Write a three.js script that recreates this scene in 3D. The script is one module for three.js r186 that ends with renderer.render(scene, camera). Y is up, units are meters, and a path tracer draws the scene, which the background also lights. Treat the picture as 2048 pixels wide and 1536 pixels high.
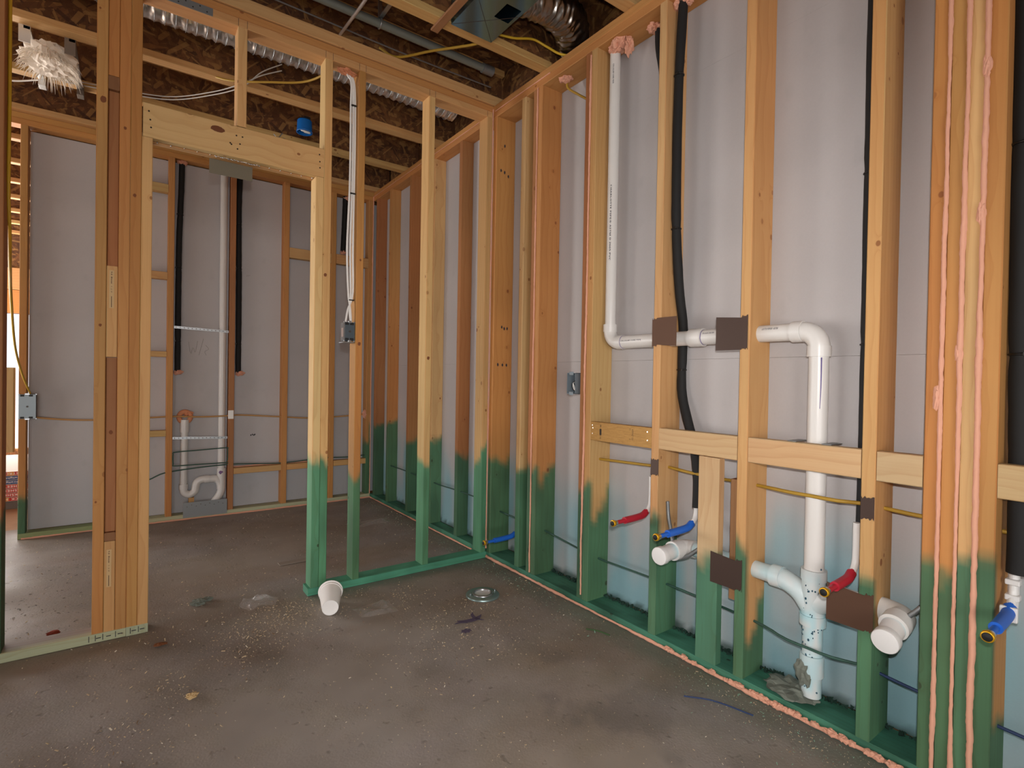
import * as THREE from 'three';
import { RoundedBoxGeometry } from 'three/addons/geometries/RoundedBoxGeometry.js';
import { mergeGeometries } from 'three/addons/utils/BufferGeometryUtils.js';
import { RectAreaLightUniformsLib } from 'three/addons/lights/RectAreaLightUniformsLib.js';

// ---------------------------------------------------------------- camera, sky, lights, exposure
const scene = new THREE.Scene();
const camera = new THREE.PerspectiveCamera(2 * Math.atan(768 / 1062.9) * 180 / Math.PI, 2048 / 1536, 0.05, 60);
{
  const yaw = 0.6278, pitch = -0.0105, roll = 0.0177, EYE = 1.1127;
  const f = new THREE.Vector3(Math.sin(yaw), 0, -Math.cos(yaw)), r = new THREE.Vector3(Math.cos(yaw), 0, Math.sin(yaw)), u = new THREE.Vector3(0, 1, 0);
  const f2 = f.clone().multiplyScalar(Math.cos(pitch)).addScaledVector(u, Math.sin(pitch));
  const u2 = u.clone().multiplyScalar(Math.cos(pitch)).addScaledVector(f, -Math.sin(pitch));
  const r3 = r.clone().multiplyScalar(Math.cos(roll)).addScaledVector(u2, Math.sin(roll));
  const u3 = u2.clone().multiplyScalar(Math.cos(roll)).addScaledVector(r, -Math.sin(roll));
  camera.quaternion.setFromRotationMatrix(new THREE.Matrix4().makeBasis(r3, u3, f2.clone().negate()));
  camera.position.set(0, EYE, 0);
  camera.updateMatrixWorld();
}
const renderer = new THREE.WebGLRenderer({ antialias: true });
renderer.toneMapping = THREE.LinearToneMapping;
renderer.toneMappingExposure = 0.61;
renderer.shadowMap.enabled = true;
renderer.shadowMap.type = THREE.PCFSoftShadowMap;
RectAreaLightUniformsLib.init();
scene.background = new THREE.Color().setRGB(2.6, 2.55, 2.6);          // bright overcast sky outside the openings
// the photographer's flash, just above the lens
const flash = new THREE.SpotLight(new THREE.Color().setRGB(1, 0.97, 0.95), 14, 0, 1.0, 1, 2);
flash.position.set(0.0, 1.23, 0.03); flash.castShadow = true; flash.shadow.radius = 1; flash.shadow.mapSize.set(2048, 2048);
flash.target.position.set(0.68 * 3, 0.80, -0.73 * 3); scene.add(flash, flash.target);
// daylight entering at the real window openings (same size as the openings)
function daylight(w, h, pos, look, power) {
  const l = new THREE.RectAreaLight(new THREE.Color().setRGB(1.0, 0.97, 0.94), power, w, h);
  l.position.set(...pos); l.lookAt(...look); scene.add(l); return l;
}
daylight(2.6, 1.6, [-1.0, 0.9, 2.93], [-1.0, 0.9, -5], 10.5);           // rear window
daylight(2.6, 1.6, [-3.93, 0.9, -3.1], [5, 0.9, -3.1], 4.5);          // left opening
daylight(2.2, 1.7, [-1.6, 0.95, -9.15], [-1.6, 0.95, 0], 30);       // window of the far room
daylight(2.9, 2.2, [-3.93, 1.2, -7.45], [5, 1.2, -7.0], 28);        // side opening of the far room
// sun through the side opening onto the floor of the far room
const sun = new THREE.DirectionalLight(new THREE.Color().setRGB(1, 0.93, 0.82), 40);
sun.position.set(-7.9, 6.2, -11.4); sun.target.position.set(-2.4, 0, -5.8); sun.castShadow = true; sun.shadow.mapSize.set(2048, 2048);
Object.assign(sun.shadow.camera, { left: -6, right: 6, top: 6, bottom: -6, near: 0.5, far: 30 }); scene.add(sun, sun.target);

// ---------------------------------------------------------------- helpers
const W = 1.813, D = 2.739, B = 4.688, S = 0.0381, H = 2.705, DEEP = 0.14, THIN = 0.089;
function mulberry(a) { return () => { a |= 0; a = a + 0x6D2B79F5 | 0; let t = Math.imul(a ^ a >>> 15, 1 | a); t = t + Math.imul(t ^ t >>> 7, 61 | t) ^ t; return ((t ^ t >>> 14) >>> 0) / 4294967296; }; }
const rnd = mulberry(7);
const rr = (a, b) => a + (b - a) * rnd();
const clamp = (x, a = 0, b = 1) => Math.min(b, Math.max(a, x));
const mix = (a, b, t) => a + (b - a) * t;
const smooth = (a, b, x) => { const t = clamp((x - a) / (b - a)); return t * t * (3 - 2 * t); };
const hash = (x, y, s = 0) => { let h = Math.imul(x | 0, 374761393) + Math.imul(y | 0, 668265263) + Math.imul(s | 0, 2147483647 ^ 98731); h = Math.imul(h ^ h >>> 13, 1274126177); return ((h ^ h >>> 16) >>> 0) / 4294967296; };
function vnoise(x, y, s = 0, px = 1e9, py = 1e9) {                    // value noise, periodic in px, py
  const x0 = Math.floor(x), y0 = Math.floor(y), fx = x - x0, fy = y - y0, m = (a, n) => ((a % n) + n) % n;
  const u = fx * fx * (3 - 2 * fx), v = fy * fy * (3 - 2 * fy), h = (i, j) => hash(m(x0 + i, px), m(y0 + j, py), s);
  return mix(mix(h(0, 0), h(1, 0), u), mix(h(0, 1), h(1, 1), u), v) * 2 - 1;
}
const fbm = (x, y, s = 0, o = 4, px = 1e9, py = 1e9) => { let a = 0, k = 0.5, f = 1; for (let i = 0; i < o; i++) { a += k * vnoise(x * f, y * f, s + i, px * f, py * f); k *= 0.5; f *= 2; } return a; };
const enc = c => { c = clamp(c); return Math.round(255 * (c <= 0.0031308 ? 12.92 * c : 1.055 * Math.pow(c, 1 / 2.4) - 0.055)); };
function dataTex(w, h, fn, srgb = true) {
  const d = new Uint8Array(w * h * 4);
  for (let j = 0; j < h; j++) for (let i = 0; i < w; i++) {
    const c = fn(i, j), k = (j * w + i) * 4;
    for (let n = 0; n < 3; n++) d[k + n] = srgb ? enc(c[n]) : Math.round(255 * clamp(c[n]));
    d[k + 3] = 255;
  }
  const t = new THREE.DataTexture(d, w, h); t.magFilter = t.minFilter = THREE.LinearFilter; t.wrapS = t.wrapT = THREE.RepeatWrapping;
  if (srgb) t.colorSpace = THREE.SRGBColorSpace; t.needsUpdate = true; return t;
}
function canvasTex(w, h, draw) {
  const c = document.createElement('canvas'); c.width = w; c.height = h; draw(c.getContext('2d'), w, h);
  const t = new THREE.CanvasTexture(c); t.colorSpace = THREE.SRGBColorSpace; t.wrapS = t.wrapT = THREE.RepeatWrapping; return t;
}
const offsetOf = new WeakMap(), used = {};
const numbered = n => { const k = used[n] = (used[n] ?? -1) + 1; return k ? n + '_' + String(k).padStart(3, '0') : n; };
function obj(name, geo, mat, parent = scene) {
  const g = Array.isArray(geo) ? mergeGeometries(geo.map(x => { const y = x.index ? x.toNonIndexed() : x; for (const k of Object.keys(y.attributes)) if (!['position', 'normal', 'uv', 'color'].includes(k)) y.deleteAttribute(k); return y; })) : geo;
  const o = offsetOf.get(parent); if (o) g.translate(-o.x, -o.y, -o.z);
  const m = new THREE.Mesh(g, mat); m.castShadow = m.receiveShadow = true;
  m.name = parent === scene ? numbered(name) : name; offsetOf.set(m, o ?? new THREE.Vector3()); parent.add(m); return m;
}
function thing(name, label, category, base = [0, 0, 0], group, kind) {  // a Group at the thing's base; its parts are given in room coordinates
  const g = new THREE.Group(); g.name = numbered(name); g.position.set(...base); offsetOf.set(g, g.position.clone());
  g.userData = { label, category }; if (group) g.userData.group = group; if (kind) g.userData.kind = kind; scene.add(g); return g;
}
const structure = (name, label, category) => thing(name, label, category, [0, 0, 0], null, 'structure');
const vec = p => p.isVector3 ? p : new THREE.Vector3(...p);
const box = (x0, x1, y0, y1, z0, z1) => new THREE.BoxGeometry(Math.abs(x1 - x0), Math.abs(y1 - y0), Math.abs(z1 - z0)).translate((x0 + x1) / 2, (y0 + y1) / 2, (z0 + z1) / 2);
const rbox = (x0, x1, y0, y1, z0, z1, r = 0.003, s = 2) => new RoundedBoxGeometry(Math.abs(x1 - x0), Math.abs(y1 - y0), Math.abs(z1 - z0), s, r).translate((x0 + x1) / 2, (y0 + y1) / 2, (z0 + z1) / 2);
function sweep(points, radius, { seg = 40, rad = 14, caps = true, straight = false, bump = null, tension = 0.5 } = {}) {   // round tube along a path, closed at its ends
  let curve;
  if (straight) { curve = new THREE.CurvePath(); for (let i = 1; i < points.length; i++) curve.add(new THREE.LineCurve3(vec(points[i - 1]), vec(points[i]))); }
  else curve = new THREE.CatmullRomCurve3(points.map(vec), false, 'catmullrom', tension);
  const g = new THREE.TubeGeometry(curve, seg, typeof radius === 'number' ? radius : 1, rad, false);
  const P = g.attributes.position, N = g.attributes.normal, n = rad + 1;
  if (typeof radius !== 'number' || bump) {
    for (let i = 0; i <= seg; i++) {
      const c = curve.getPointAt(i / seg), R = typeof radius === 'number' ? radius : radius(i / seg);
      for (let j = 0; j < n; j++) {
        const k = i * n + j, a = (j % rad) / rad * Math.PI * 2, q = R * (1 + (bump ? bump(i / seg, a) : 0));
        P.setXYZ(k, c.x + N.getX(k) * q, c.y + N.getY(k) * q, c.z + N.getZ(k) * q);
      }
    }
    if (bump) g.computeVertexNormals();
  }
  const parts = [g.toNonIndexed()];
  if (caps) for (const e of [0, seg]) {
    const c = curve.getPointAt(e / seg), t = curve.getTangentAt(e / seg).multiplyScalar(e ? 1 : -1), pos = [], nor = [], uv = [];
    for (let j = 0; j < rad; j++) {
      const A = new THREE.Vector3().fromBufferAttribute(P, e * n + j), Bv = new THREE.Vector3().fromBufferAttribute(P, e * n + j + 1);
      const tri = e ? [c, A, Bv] : [c, Bv, A];
      const nn = tri[1].clone().sub(tri[0]).cross(tri[2].clone().sub(tri[0]));
      if (nn.dot(t) < 0) tri.reverse();
      for (const v of tri) { pos.push(v.x, v.y, v.z); nor.push(t.x, t.y, t.z); uv.push(0, 0); }
    }
    const k = new THREE.BufferGeometry(); k.setAttribute('position', new THREE.Float32BufferAttribute(pos, 3)); k.setAttribute('normal', new THREE.Float32BufferAttribute(nor, 3)); k.setAttribute('uv', new THREE.Float32BufferAttribute(uv, 2)); parts.push(k);
  }
  return mergeGeometries(parts);
}
const cyl = (a, b, r, rad = 24) => sweep([a, b], r, { seg: 1, rad, straight: true });
const lathe = (pts, seg = 32) => new THREE.LatheGeometry(pts.map(p => new THREE.Vector2(...p)), seg);
function along(geo, from, dir) {                                        // turn a y-axis shape to point along dir, base at from
  const q = new THREE.Quaternion().setFromUnitVectors(new THREE.Vector3(0, 1, 0), vec(dir).normalize());
  return geo.applyQuaternion(q).translate(...vec(from).toArray());
}
function blob(c, r, amp = 0.35, freq = 3, seed = 1, sq = [1, 1, 1], det = 4) {   // lumpy foam
  const g = new THREE.IcosahedronGeometry(1, det), P = g.attributes.position;
  for (let i = 0; i < P.count; i++) {
    const v = new THREE.Vector3().fromBufferAttribute(P, i), k = 1 + amp * (fbm(v.x * freq + v.z * 1.7 * freq, v.y * freq - v.z * freq, seed, 3) * 1.8);
    P.setXYZ(i, c[0] + v.x * r * sq[0] * k, c[1] + v.y * r * sq[1] * k, c[2] + v.z * r * sq[2] * k);
  }
  g.computeVertexNormals(); return g;
}

// ---------------------------------------------------------------- textures and materials
function woodTexture(seed, rings, knots) {
  const w = 256, h = 2048, wm = 0.25, hm = 2, R = mulberry(seed), K = [];
  for (let i = 0; i < knots; i++) K.push([R() * wm, R() * hm, 0.003 + R() * 0.007, 0.4 + R() * 0.6]);
  return dataTex(w, h, (i, j) => {
    const u = i / w, v = j / h, x = u * wm, y = v * hm;
    let ph = u * rings + 0.9 * fbm(u * 3, v * 4, seed, 3, 3, 4) + 0.5 * fbm(u * 2, v * 16, seed + 9, 2, 2, 16), core = 0, halo = 0;
    for (const [kx, ky, kr, ks] of K) {
      let dx = x - kx, dy = (y - ky); dx -= wm * Math.round(dx / wm); dy -= hm * Math.round(dy / hm); dy *= 0.75;
      const d = Math.hypot(dx, dy); if (d > 0.12) continue;
      ph += 2.2 * Math.exp(-d * d / (kr * kr * 5)) * Math.sign(dx || 1) * 0.5;
      core = Math.max(core, (1 - smooth(kr * 0.75, kr * 1.05, d)) * ks); halo = Math.max(halo, Math.exp(-d / (kr * 1.6)) * 0.5);
    }
    const s = ph - Math.floor(ph), ring = Math.pow(s, 3) * (1 - smooth(0.93, 1, s));
    const streak = 0.5 + 0.5 * fbm(u * 70, v * 10, seed + 20, 3, 70, 10), blotch = 0.5 + 0.5 * fbm(u * 2, v * 5, seed + 30, 3, 2, 5);
    const g = clamp(0.34 * ring + 0.24 * streak + 0.14 * blotch + 0.4 * halo), c = clamp(core);
    return [mix(1.04 - 0.30 * g, 0.42, c), mix(1.04 - 0.48 * g, 0.25, c), mix(1.04 - 0.64 * g, 0.17, c)];
  });
}
const woodMaps = [woodTexture(11, 7, 8), woodTexture(23, 4.5, 5), woodTexture(37, 10, 9)];
const woodMats = woodMaps.map(t => new THREE.MeshStandardMaterial({ map: t, vertexColors: true, roughness: 0.72, bumpMap: t, bumpScale: 0.0006 }));
const osbMap = canvasTex(1024, 1024, (c, w, h) => {
  const R = mulberry(91); c.fillStyle = '#5e3919'; c.fillRect(0, 0, w, h);
  const tones = ['#6f4620', '#553214', '#7f5329', '#64401d', '#8f6536', '#432610', '#734824', '#9a7140', '#5a3617'];
  for (let i = 0; i < 2600; i++) {
    const x = R() * w, y = R() * h, l = 40 + R() * 90, t = 8 + R() * 22, a = R() * Math.PI; c.fillStyle = tones[Math.floor(R() * tones.length)]; c.globalAlpha = 0.75;
    for (const ox of [-w, 0, w]) for (const oy of [-h, 0, h]) {
      if (x + ox < -140 || x + ox > w + 140 || y + oy < -140 || y + oy > h + 140) continue;
      c.save(); c.translate(x + ox, y + oy); c.rotate(a); c.beginPath(); c.moveTo(-l / 2, -t / 2); c.lineTo(l / 2 - t * R() * 0, -t * 0.4); c.lineTo(l / 2 + 6, t * 0.1); c.lineTo(l / 2 - 8, t / 2); c.lineTo(-l / 2 + 5, t / 2); c.closePath(); c.fill();
      c.globalAlpha = 0.25; c.strokeStyle = '#2c1608'; c.lineWidth = 1.5; c.stroke(); c.globalAlpha = 0.75; c.restore();
    }
  }
});
const osbMat = new THREE.MeshStandardMaterial({ map: osbMap, roughness: 0.8, bumpMap: osbMap, bumpScale: 0.0012 });
const boardMap = dataTex(1024, 1024, (i, j) => {
  const u = i / 1024, v = j / 1024, a = fbm(u * 6, v * 6, 3, 5, 6, 6), s = Math.max(0, fbm(u * 22, v * 14, 8, 3, 22, 14) - 0.32), f = vnoise(u * 340, v * 340, 5, 340, 340);
  const k = 0.97 + 0.04 * a + 0.012 * f - 0.12 * s; return [k, k * 0.99, k * 0.985];
});
const boardMat = new THREE.MeshPhysicalMaterial({ map: boardMap, vertexColors: true, roughness: 0.5, specularIntensity: 0.6, bumpMap: boardMap, bumpScale: 0.0015 });
const floorMap = dataTex(1024, 1024, (i, j) => {
  const u = i / 1024, v = j / 1024, a = fbm(u * 5, v * 5, 41, 6, 5, 5), b = fbm(u * 14, v * 14, 47, 4, 14, 14), f = vnoise(u * 400, v * 400, 45, 400, 400), p = Math.max(0, fbm(u * 60, v * 60, 52, 3, 60, 60) - 0.42);
  const k = 0.93 + 0.22 * a + 0.12 * b + 0.05 * f - 0.9 * p; return [k, k * mix(0.985, 1, 0.5 + a), k * mix(0.96, 1.02, 0.5 + b)];
});
const floorRough = dataTex(512, 512, (i, j) => { const a = 0.82 + 0.3 * fbm(i / 512 * 6, j / 512 * 6, 71, 5, 6, 6); return [a, a, a]; }, false);
const floorMat = new THREE.MeshStandardMaterial({ map: floorMap, vertexColors: true, roughness: 0.8, roughnessMap: floorRough, bumpMap: floorMap, bumpScale: 0.004 });
const M = (hex, roughness = 0.6, extra = {}) => new THREE.MeshStandardMaterial({ color: hex, roughness, ...extra });
const MP = (o) => new THREE.MeshPhysicalMaterial(o);
const mat = {
  pvc: MP({ color: 0xd6d3cf, roughness: 0.34 }), foam: M(0xd9a086, 0.9), foamOrange: M(0xcf8a64, 0.9), rubber: M(0x131313, 0.78), tie: M(0x0c0c0c, 0.4),
  steelDark: M(0x4a3a33, 0.5, { metalness: 0.55 }), steelBrown: M(0x5b4030, 0.6, { metalness: 0.45 }), galv: M(0xa9adb0, 0.35, { metalness: 0.9 }), galvDull: M(0x8c8f90, 0.55, { metalness: 0.75 }),
  blueSteel: M(0x6f95aa, 0.14, { metalness: 0.95 }), boxGrey: M(0x7f888c, 0.45, { metalness: 0.7 }), boxDark: M(0x4c4643, 0.5, { metalness: 0.5 }), black: M(0x0a0a0a, 0.6),
  foil: M(0xe2e2e2, 0.3, { metalness: 1 }), foilDark: M(0x9a9590, 0.28, { metalness: 1 }), yellow: M(0xa8842a, 0.55), yellowBright: M(0xc9a227, 0.5), white: M(0xe8e6e2, 0.55), greenWire: M(0x2f5146, 0.6), blueWire: M(0x23365c, 0.55),
  red: M(0xb01f33, 0.42), blue: M(0x1f63c8, 0.42), brass: M(0xd9a520, 0.35, { metalness: 0.6 }), cup: M(0xf4f2ef, 0.7), bluePlastic: M(0x0f62b0, 0.4), ash: M(0x9d9a96, 0.5, { metalness: 0.6 }),
  tan: M(0xb58a55, 0.7), paperTag: M(0xa8958c, 0.8), cotton: M(0xf0e6d8, 1), greyPipe: M(0x7c827c, 0.4, { metalness: 0.3 }), concrete: M(0x7b756c, 0.9), nail: M(0x2a221c, 0.5, { metalness: 0.6 }), nailBright: M(0xd8d8d4, 0.25, { metalness: 1 }),
  mud: M(0x70756b, 0.95), ink: M(0x2d2a33, 0.8), chip: M(0xc9ad7f, 0.9), chipDark: M(0x6b5138, 0.9), purple: M(0x52475c, 0.9), film: MP({ color: 0xffffff, roughness: 0.22, transmission: 0.92, thickness: 0, ior: 1.45, side: THREE.DoubleSide }),
  boneWhite: MP({ color: 0xe0dfdd, roughness: 0.35 }), gap: M(0x191310, 0.95), chipMat: M(0xffffff, 0.9),
};
const TONE = { pale: [0.62, 0.39, 0.16], pine: [0.56, 0.335, 0.135], fir: [0.50, 0.235, 0.068], orange: [0.48, 0.22, 0.06], red: [0.36, 0.15, 0.052], brown: [0.28, 0.135, 0.055], tan: [0.53, 0.375, 0.205], treated: [0.40, 0.45, 0.29], cream: [0.66, 0.435, 0.185] };

// dye: green spray on the framing up to a height that wanders from member to member
function dyed(c, p, seed, top, tint, teal, k) {
  const n = 0.05 * vnoise(p[0] * 9 + p[2] * 9, p[1] * 5, seed) + 0.025 * vnoise(p[0] * 45 + p[2] * 45, p[1] * 18, seed + 3);
  const t = smooth(-0.03, 0.03, top + n - p[1]) * k; if (t <= 0) return c;
  const d = c.map((v, i) => mix(v * tint[i], teal[i], 0.45));
  const m = 0.9 + 0.2 * vnoise(p[0] * 14 + p[2] * 14, p[1] * 6, seed + 5);
  return c.map((v, i) => mix(v, d[i] * m, t));
}
const TINT = [0.20, 0.54, 0.60], TEAL = [0.03, 0.21, 0.125];

// a sawn member: box between two corners, its long axis found by itself, edges eased, rows of vertices for grain colour and dye
let memberCount = 0;
function member(lo, hi, tone, { dye = null, kind = null, ease = 0.0025, k = 1, colour = null, teal = TEAL } = {}) {
  const s = [0, 1, 2].map(i => hi[i] - lo[i]), ax = s.indexOf(Math.max(...s)), a = (ax + 1) % 3, b = (ax + 2) % 3, id = memberCount++;
  const R = mulberry(1000 + id), base = (typeof tone === 'string' ? TONE[tone] : tone).map(v => v * (0.95 + 0.1 * R()));
  const rows = [lo[ax]];
  if (ax === 1 && dye !== null) { for (let y = lo[1] + 0.02; y < Math.min(hi[1], 0.95); y += 0.022) rows.push(y); }
  const last = rows[rows.length - 1], n = Math.max(1, Math.round((hi[ax] - last) / (dye !== null && ax !== 1 ? 0.04 : 0.22)));
  for (let i = 1; i <= n; i++) rows.push(mix(last, hi[ax], i / n));
  const e = Math.min(ease, s[a] * 0.2, s[b] * 0.2), cols = dye !== null ? 4 : 2;
  // section polygon as 8 strips: main, corner, main ...
  const A0 = lo[a], A1 = hi[a], B0 = lo[b], B1 = hi[b];
  const strips = [[[A0 + e, B0], [A1 - e, B0]], [[A1 - e, B0], [A1, B0 + e]], [[A1, B0 + e], [A1, B1 - e]], [[A1, B1 - e], [A1 - e, B1]], [[A1 - e, B1], [A0 + e, B1]], [[A0 + e, B1], [A0, B1 - e]], [[A0, B1 - e], [A0, B0 + e]], [[A0, B0 + e], [A0 + e, B0]]];
  const pos = [], nor = [], uv = [], col = [], idx = [], u0 = R(), v0 = R(), seed = 50 + id * 3;
  const put = (p, q, r) => { const o = [0, 0, 0]; o[ax] = r; o[a] = p; o[b] = q; return o; };
  const paint = (p, nn) => {
    let w = 1 + 0.1 * vnoise(p[ax] * 1.7, id * 3.1, 5) + 0.05 * vnoise(p[ax] * 7, id, 6), red = 0.12 * vnoise(p[ax] * 0.9 + id, nn, 7);
    let c = [base[0] * w, base[1] * w * (1 - red), base[2] * w * (1 - 1.6 * red)];
    if (colour) c = colour(p, c);
    return dye !== null ? dyed(c, p, seed, typeof dye === 'function' ? dye(p) : dye, TINT, teal, k) : c;
  };
  let dist = 0;
  strips.forEach(([p, q], si) => {
    const m = si % 2 ? 1 : cols, dx = q[0] - p[0], dy = q[1] - p[1], len = Math.hypot(dx, dy), nn = put(dy / len, -dx / len, 0), start = pos.length / 3;
    rows.forEach(r => { for (let c = 0; c <= m; c++) { const t = c / m, P = put(p[0] + dx * t, p[1] + dy * t, r); pos.push(...P); nor.push(...nn); uv.push(u0 + (dist + len * t) / 0.25, v0 + r / 2); col.push(...paint(P, si)); } });
    for (let i = 0; i < rows.length - 1; i++) for (let c = 0; c < m; c++) { const k0 = start + i * (m + 1) + c, k1 = k0 + 1, k2 = k0 + m + 1, k3 = k2 + 1; idx.push(k0, k1, k2, k1, k3, k2); }
    dist += len;
  });
  for (const [r, sg] of [[lo[ax], -1], [hi[ax], 1]]) {
    const start = pos.length / 3, nn = put(0, 0, sg), ring = strips.map(x => x[0]);
    ring.forEach(p => { const P = put(p[0], p[1], r); pos.push(...P); nor.push(...nn); uv.push(u0 + (p[0] - A0) / 0.25, v0 + (p[1] - B0) / 0.5); col.push(...paint(P, 9).map(v => v * 0.86)); });
    for (let i = 1; i < 7; i++) sg > 0 ? idx.push(start, start + i, start + i + 1) : idx.push(start, start + i + 1, start + i);
  }
  // (a, b, ax) is right-handed, so the strips above wind outward
  const g = new THREE.BufferGeometry(); g.setAttribute('position', new THREE.Float32BufferAttribute(pos, 3)); g.setAttribute('normal', new THREE.Float32BufferAttribute(nor, 3)); g.setAttribute('uv', new THREE.Float32BufferAttribute(uv, 2)); g.setAttribute('color', new THREE.Float32BufferAttribute(col, 3)); g.setIndex(idx);
  return [g, woodMats[kind ?? id % 3]];
}
const lumber = (parent, name, lo, hi, tone, opt) => { const [g, m] = member(lo, hi, tone, opt); return obj(name, g, m, parent); };
function paintGrid(g, fn) { const P = g.attributes.position, c = new Float32Array(P.count * 3); for (let i = 0; i < P.count; i++) c.set(fn(P.getX(i), P.getY(i), P.getZ(i)), i * 3); g.setAttribute('color', new THREE.BufferAttribute(c, 3)); return g; }
function metreUV(g, sc = 1) { const P = g.attributes.position, N = g.attributes.normal, U = g.attributes.uv; for (let i = 0; i < P.count; i++) { const ax = Math.abs(N.getX(i)), ay = Math.abs(N.getY(i)), az = Math.abs(N.getZ(i)); ax > ay && ax > az ? U.setXY(i, P.getZ(i) / sc, P.getY(i) / sc) : ay > az ? U.setXY(i, P.getX(i) / sc, P.getZ(i) / sc) : U.setXY(i, P.getX(i) / sc, P.getY(i) / sc); } return g; }

// ---------------------------------------------------------------- floor
{
  const floor = structure('floor', 'dusty brown grey concrete slab floor strewn with sawdust', 'floor');
  const g = new THREE.PlaneGeometry(3.5, 5.6, 140, 224).rotateX(-Math.PI / 2).translate(0.1, 0, -2.2);   // x -1.65..1.85, z -5..0.6
  const P = g.attributes.position;
  for (let i = 0; i < P.count; i++) { const x = P.getX(i), z = P.getZ(i); P.setY(i, 0.0016 * fbm(x * 2, z * 2, 60, 3) - 0.0012); }
  g.computeVertexNormals(); metreUV(g, 1.6);
  paintGrid(g, (x, y, z) => {
    const a = fbm(x * 1.3, z * 1.3, 61, 4), b = fbm(x * 5, z * 5, 63, 4), n = fbm(x * 11, z * 11, 64, 3);
    let c = [0.285, 0.245, 0.205];
    const pale = smooth(-0.1, 0.45, a); c = c.map((v, i) => mix(v, [0.325, 0.30, 0.28][i], pale * 0.7));
    const brown = smooth(0.05, 0.4, fbm(x * 0.9 + 4, z * 2.2, 66, 4)) * 0.7; c = c.map((v, i) => mix(v, [0.24, 0.165, 0.11][i], brown * 0.55));
    const st = smooth(0.12, 0.4, b) * smooth(0.9, 0.3, Math.hypot(x - 1.0, z + 1.2)); c = c.map((v, i) => mix(v, [0.17, 0.152, 0.138][i], st * 0.6));       // trodden stains
    const gr = Math.max(smooth(0.2, 0.02, W - x + 0.06 * n) * smooth(-5, -2.6, z), smooth(0.10, 0.0, Math.abs(z + D - 0.02) + 0.06 * n) * smooth(0.7, 0.8, x)) * (0.55 + 0.5 * n);
    c = c.map((v, i) => mix(v, [0.10, 0.165, 0.125][i], clamp(gr)));
    const fl = 1 + 0.12 * n; return c.map(v => v * fl);
  });
  obj('slab_surface', g, floorMat, floor);
  const slab = metreUV(box(-4.1, 2.1, -0.2, -0.004, -9.3, 3.1), 1.6); paintGrid(slab, () => [0.36, 0.305, 0.26]); obj('slab', slab, floorMat, floor);
  const far = metreUV(box(-4.1, 2.1, -0.004, -0.001, -9.3, -5.0), 1.6); paintGrid(far, () => [0.42, 0.27, 0.17]); obj('far_slab', far, floorMat, floor);
  // purple primer spilled on the slab
  const sh = (pts) => new THREE.ExtrudeGeometry(new THREE.Shape(pts.map(p => new THREE.Vector2(...p))), { depth: 0.0008, bevelEnabled: false, curveSegments: 8 }).rotateX(-Math.PI / 2);
  const arc = (cx, cy, r0, a0, a1, w) => { const o = [], q = []; for (let i = 0; i <= 14; i++) { const t = i / 14, a = mix(a0, a1, t), ww = w * Math.sin(Math.PI * (0.08 + 0.9 * t)) / 2; o.push([cx + Math.cos(a) * (r0 + ww), cy + Math.sin(a) * (r0 + ww)]); q.unshift([cx + Math.cos(a) * (r0 - ww), cy + Math.sin(a) * (r0 - ww)]); } return o.concat(q); };
  obj('primer_stain', [sh(arc(0.06, 0.02, 0.06, 2.3, 4.1, 0.018)).translate(1.315, 0.0012, -2.06), sh(arc(0, 0.09, 0.09, 3.9, 5.5, 0.03)).translate(1.295, 0.0012, -2.06), sh(arc(-0.05, -0.04, 0.05, 0.6, 1.9, 0.012)).translate(1.27, 0.0012, -2.06)], mat.purple, floor);
  obj('primer_stain', sh([...Array(18)].map((_, i) => { const a = i / 18 * 6.283, r = 0.022 + 0.006 * Math.sin(i * 2.3); return [Math.cos(a) * r, Math.sin(a) * r * 0.8]; })).translate(1.215, 0.0012, -1.985), mat.purple, floor);
}

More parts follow.
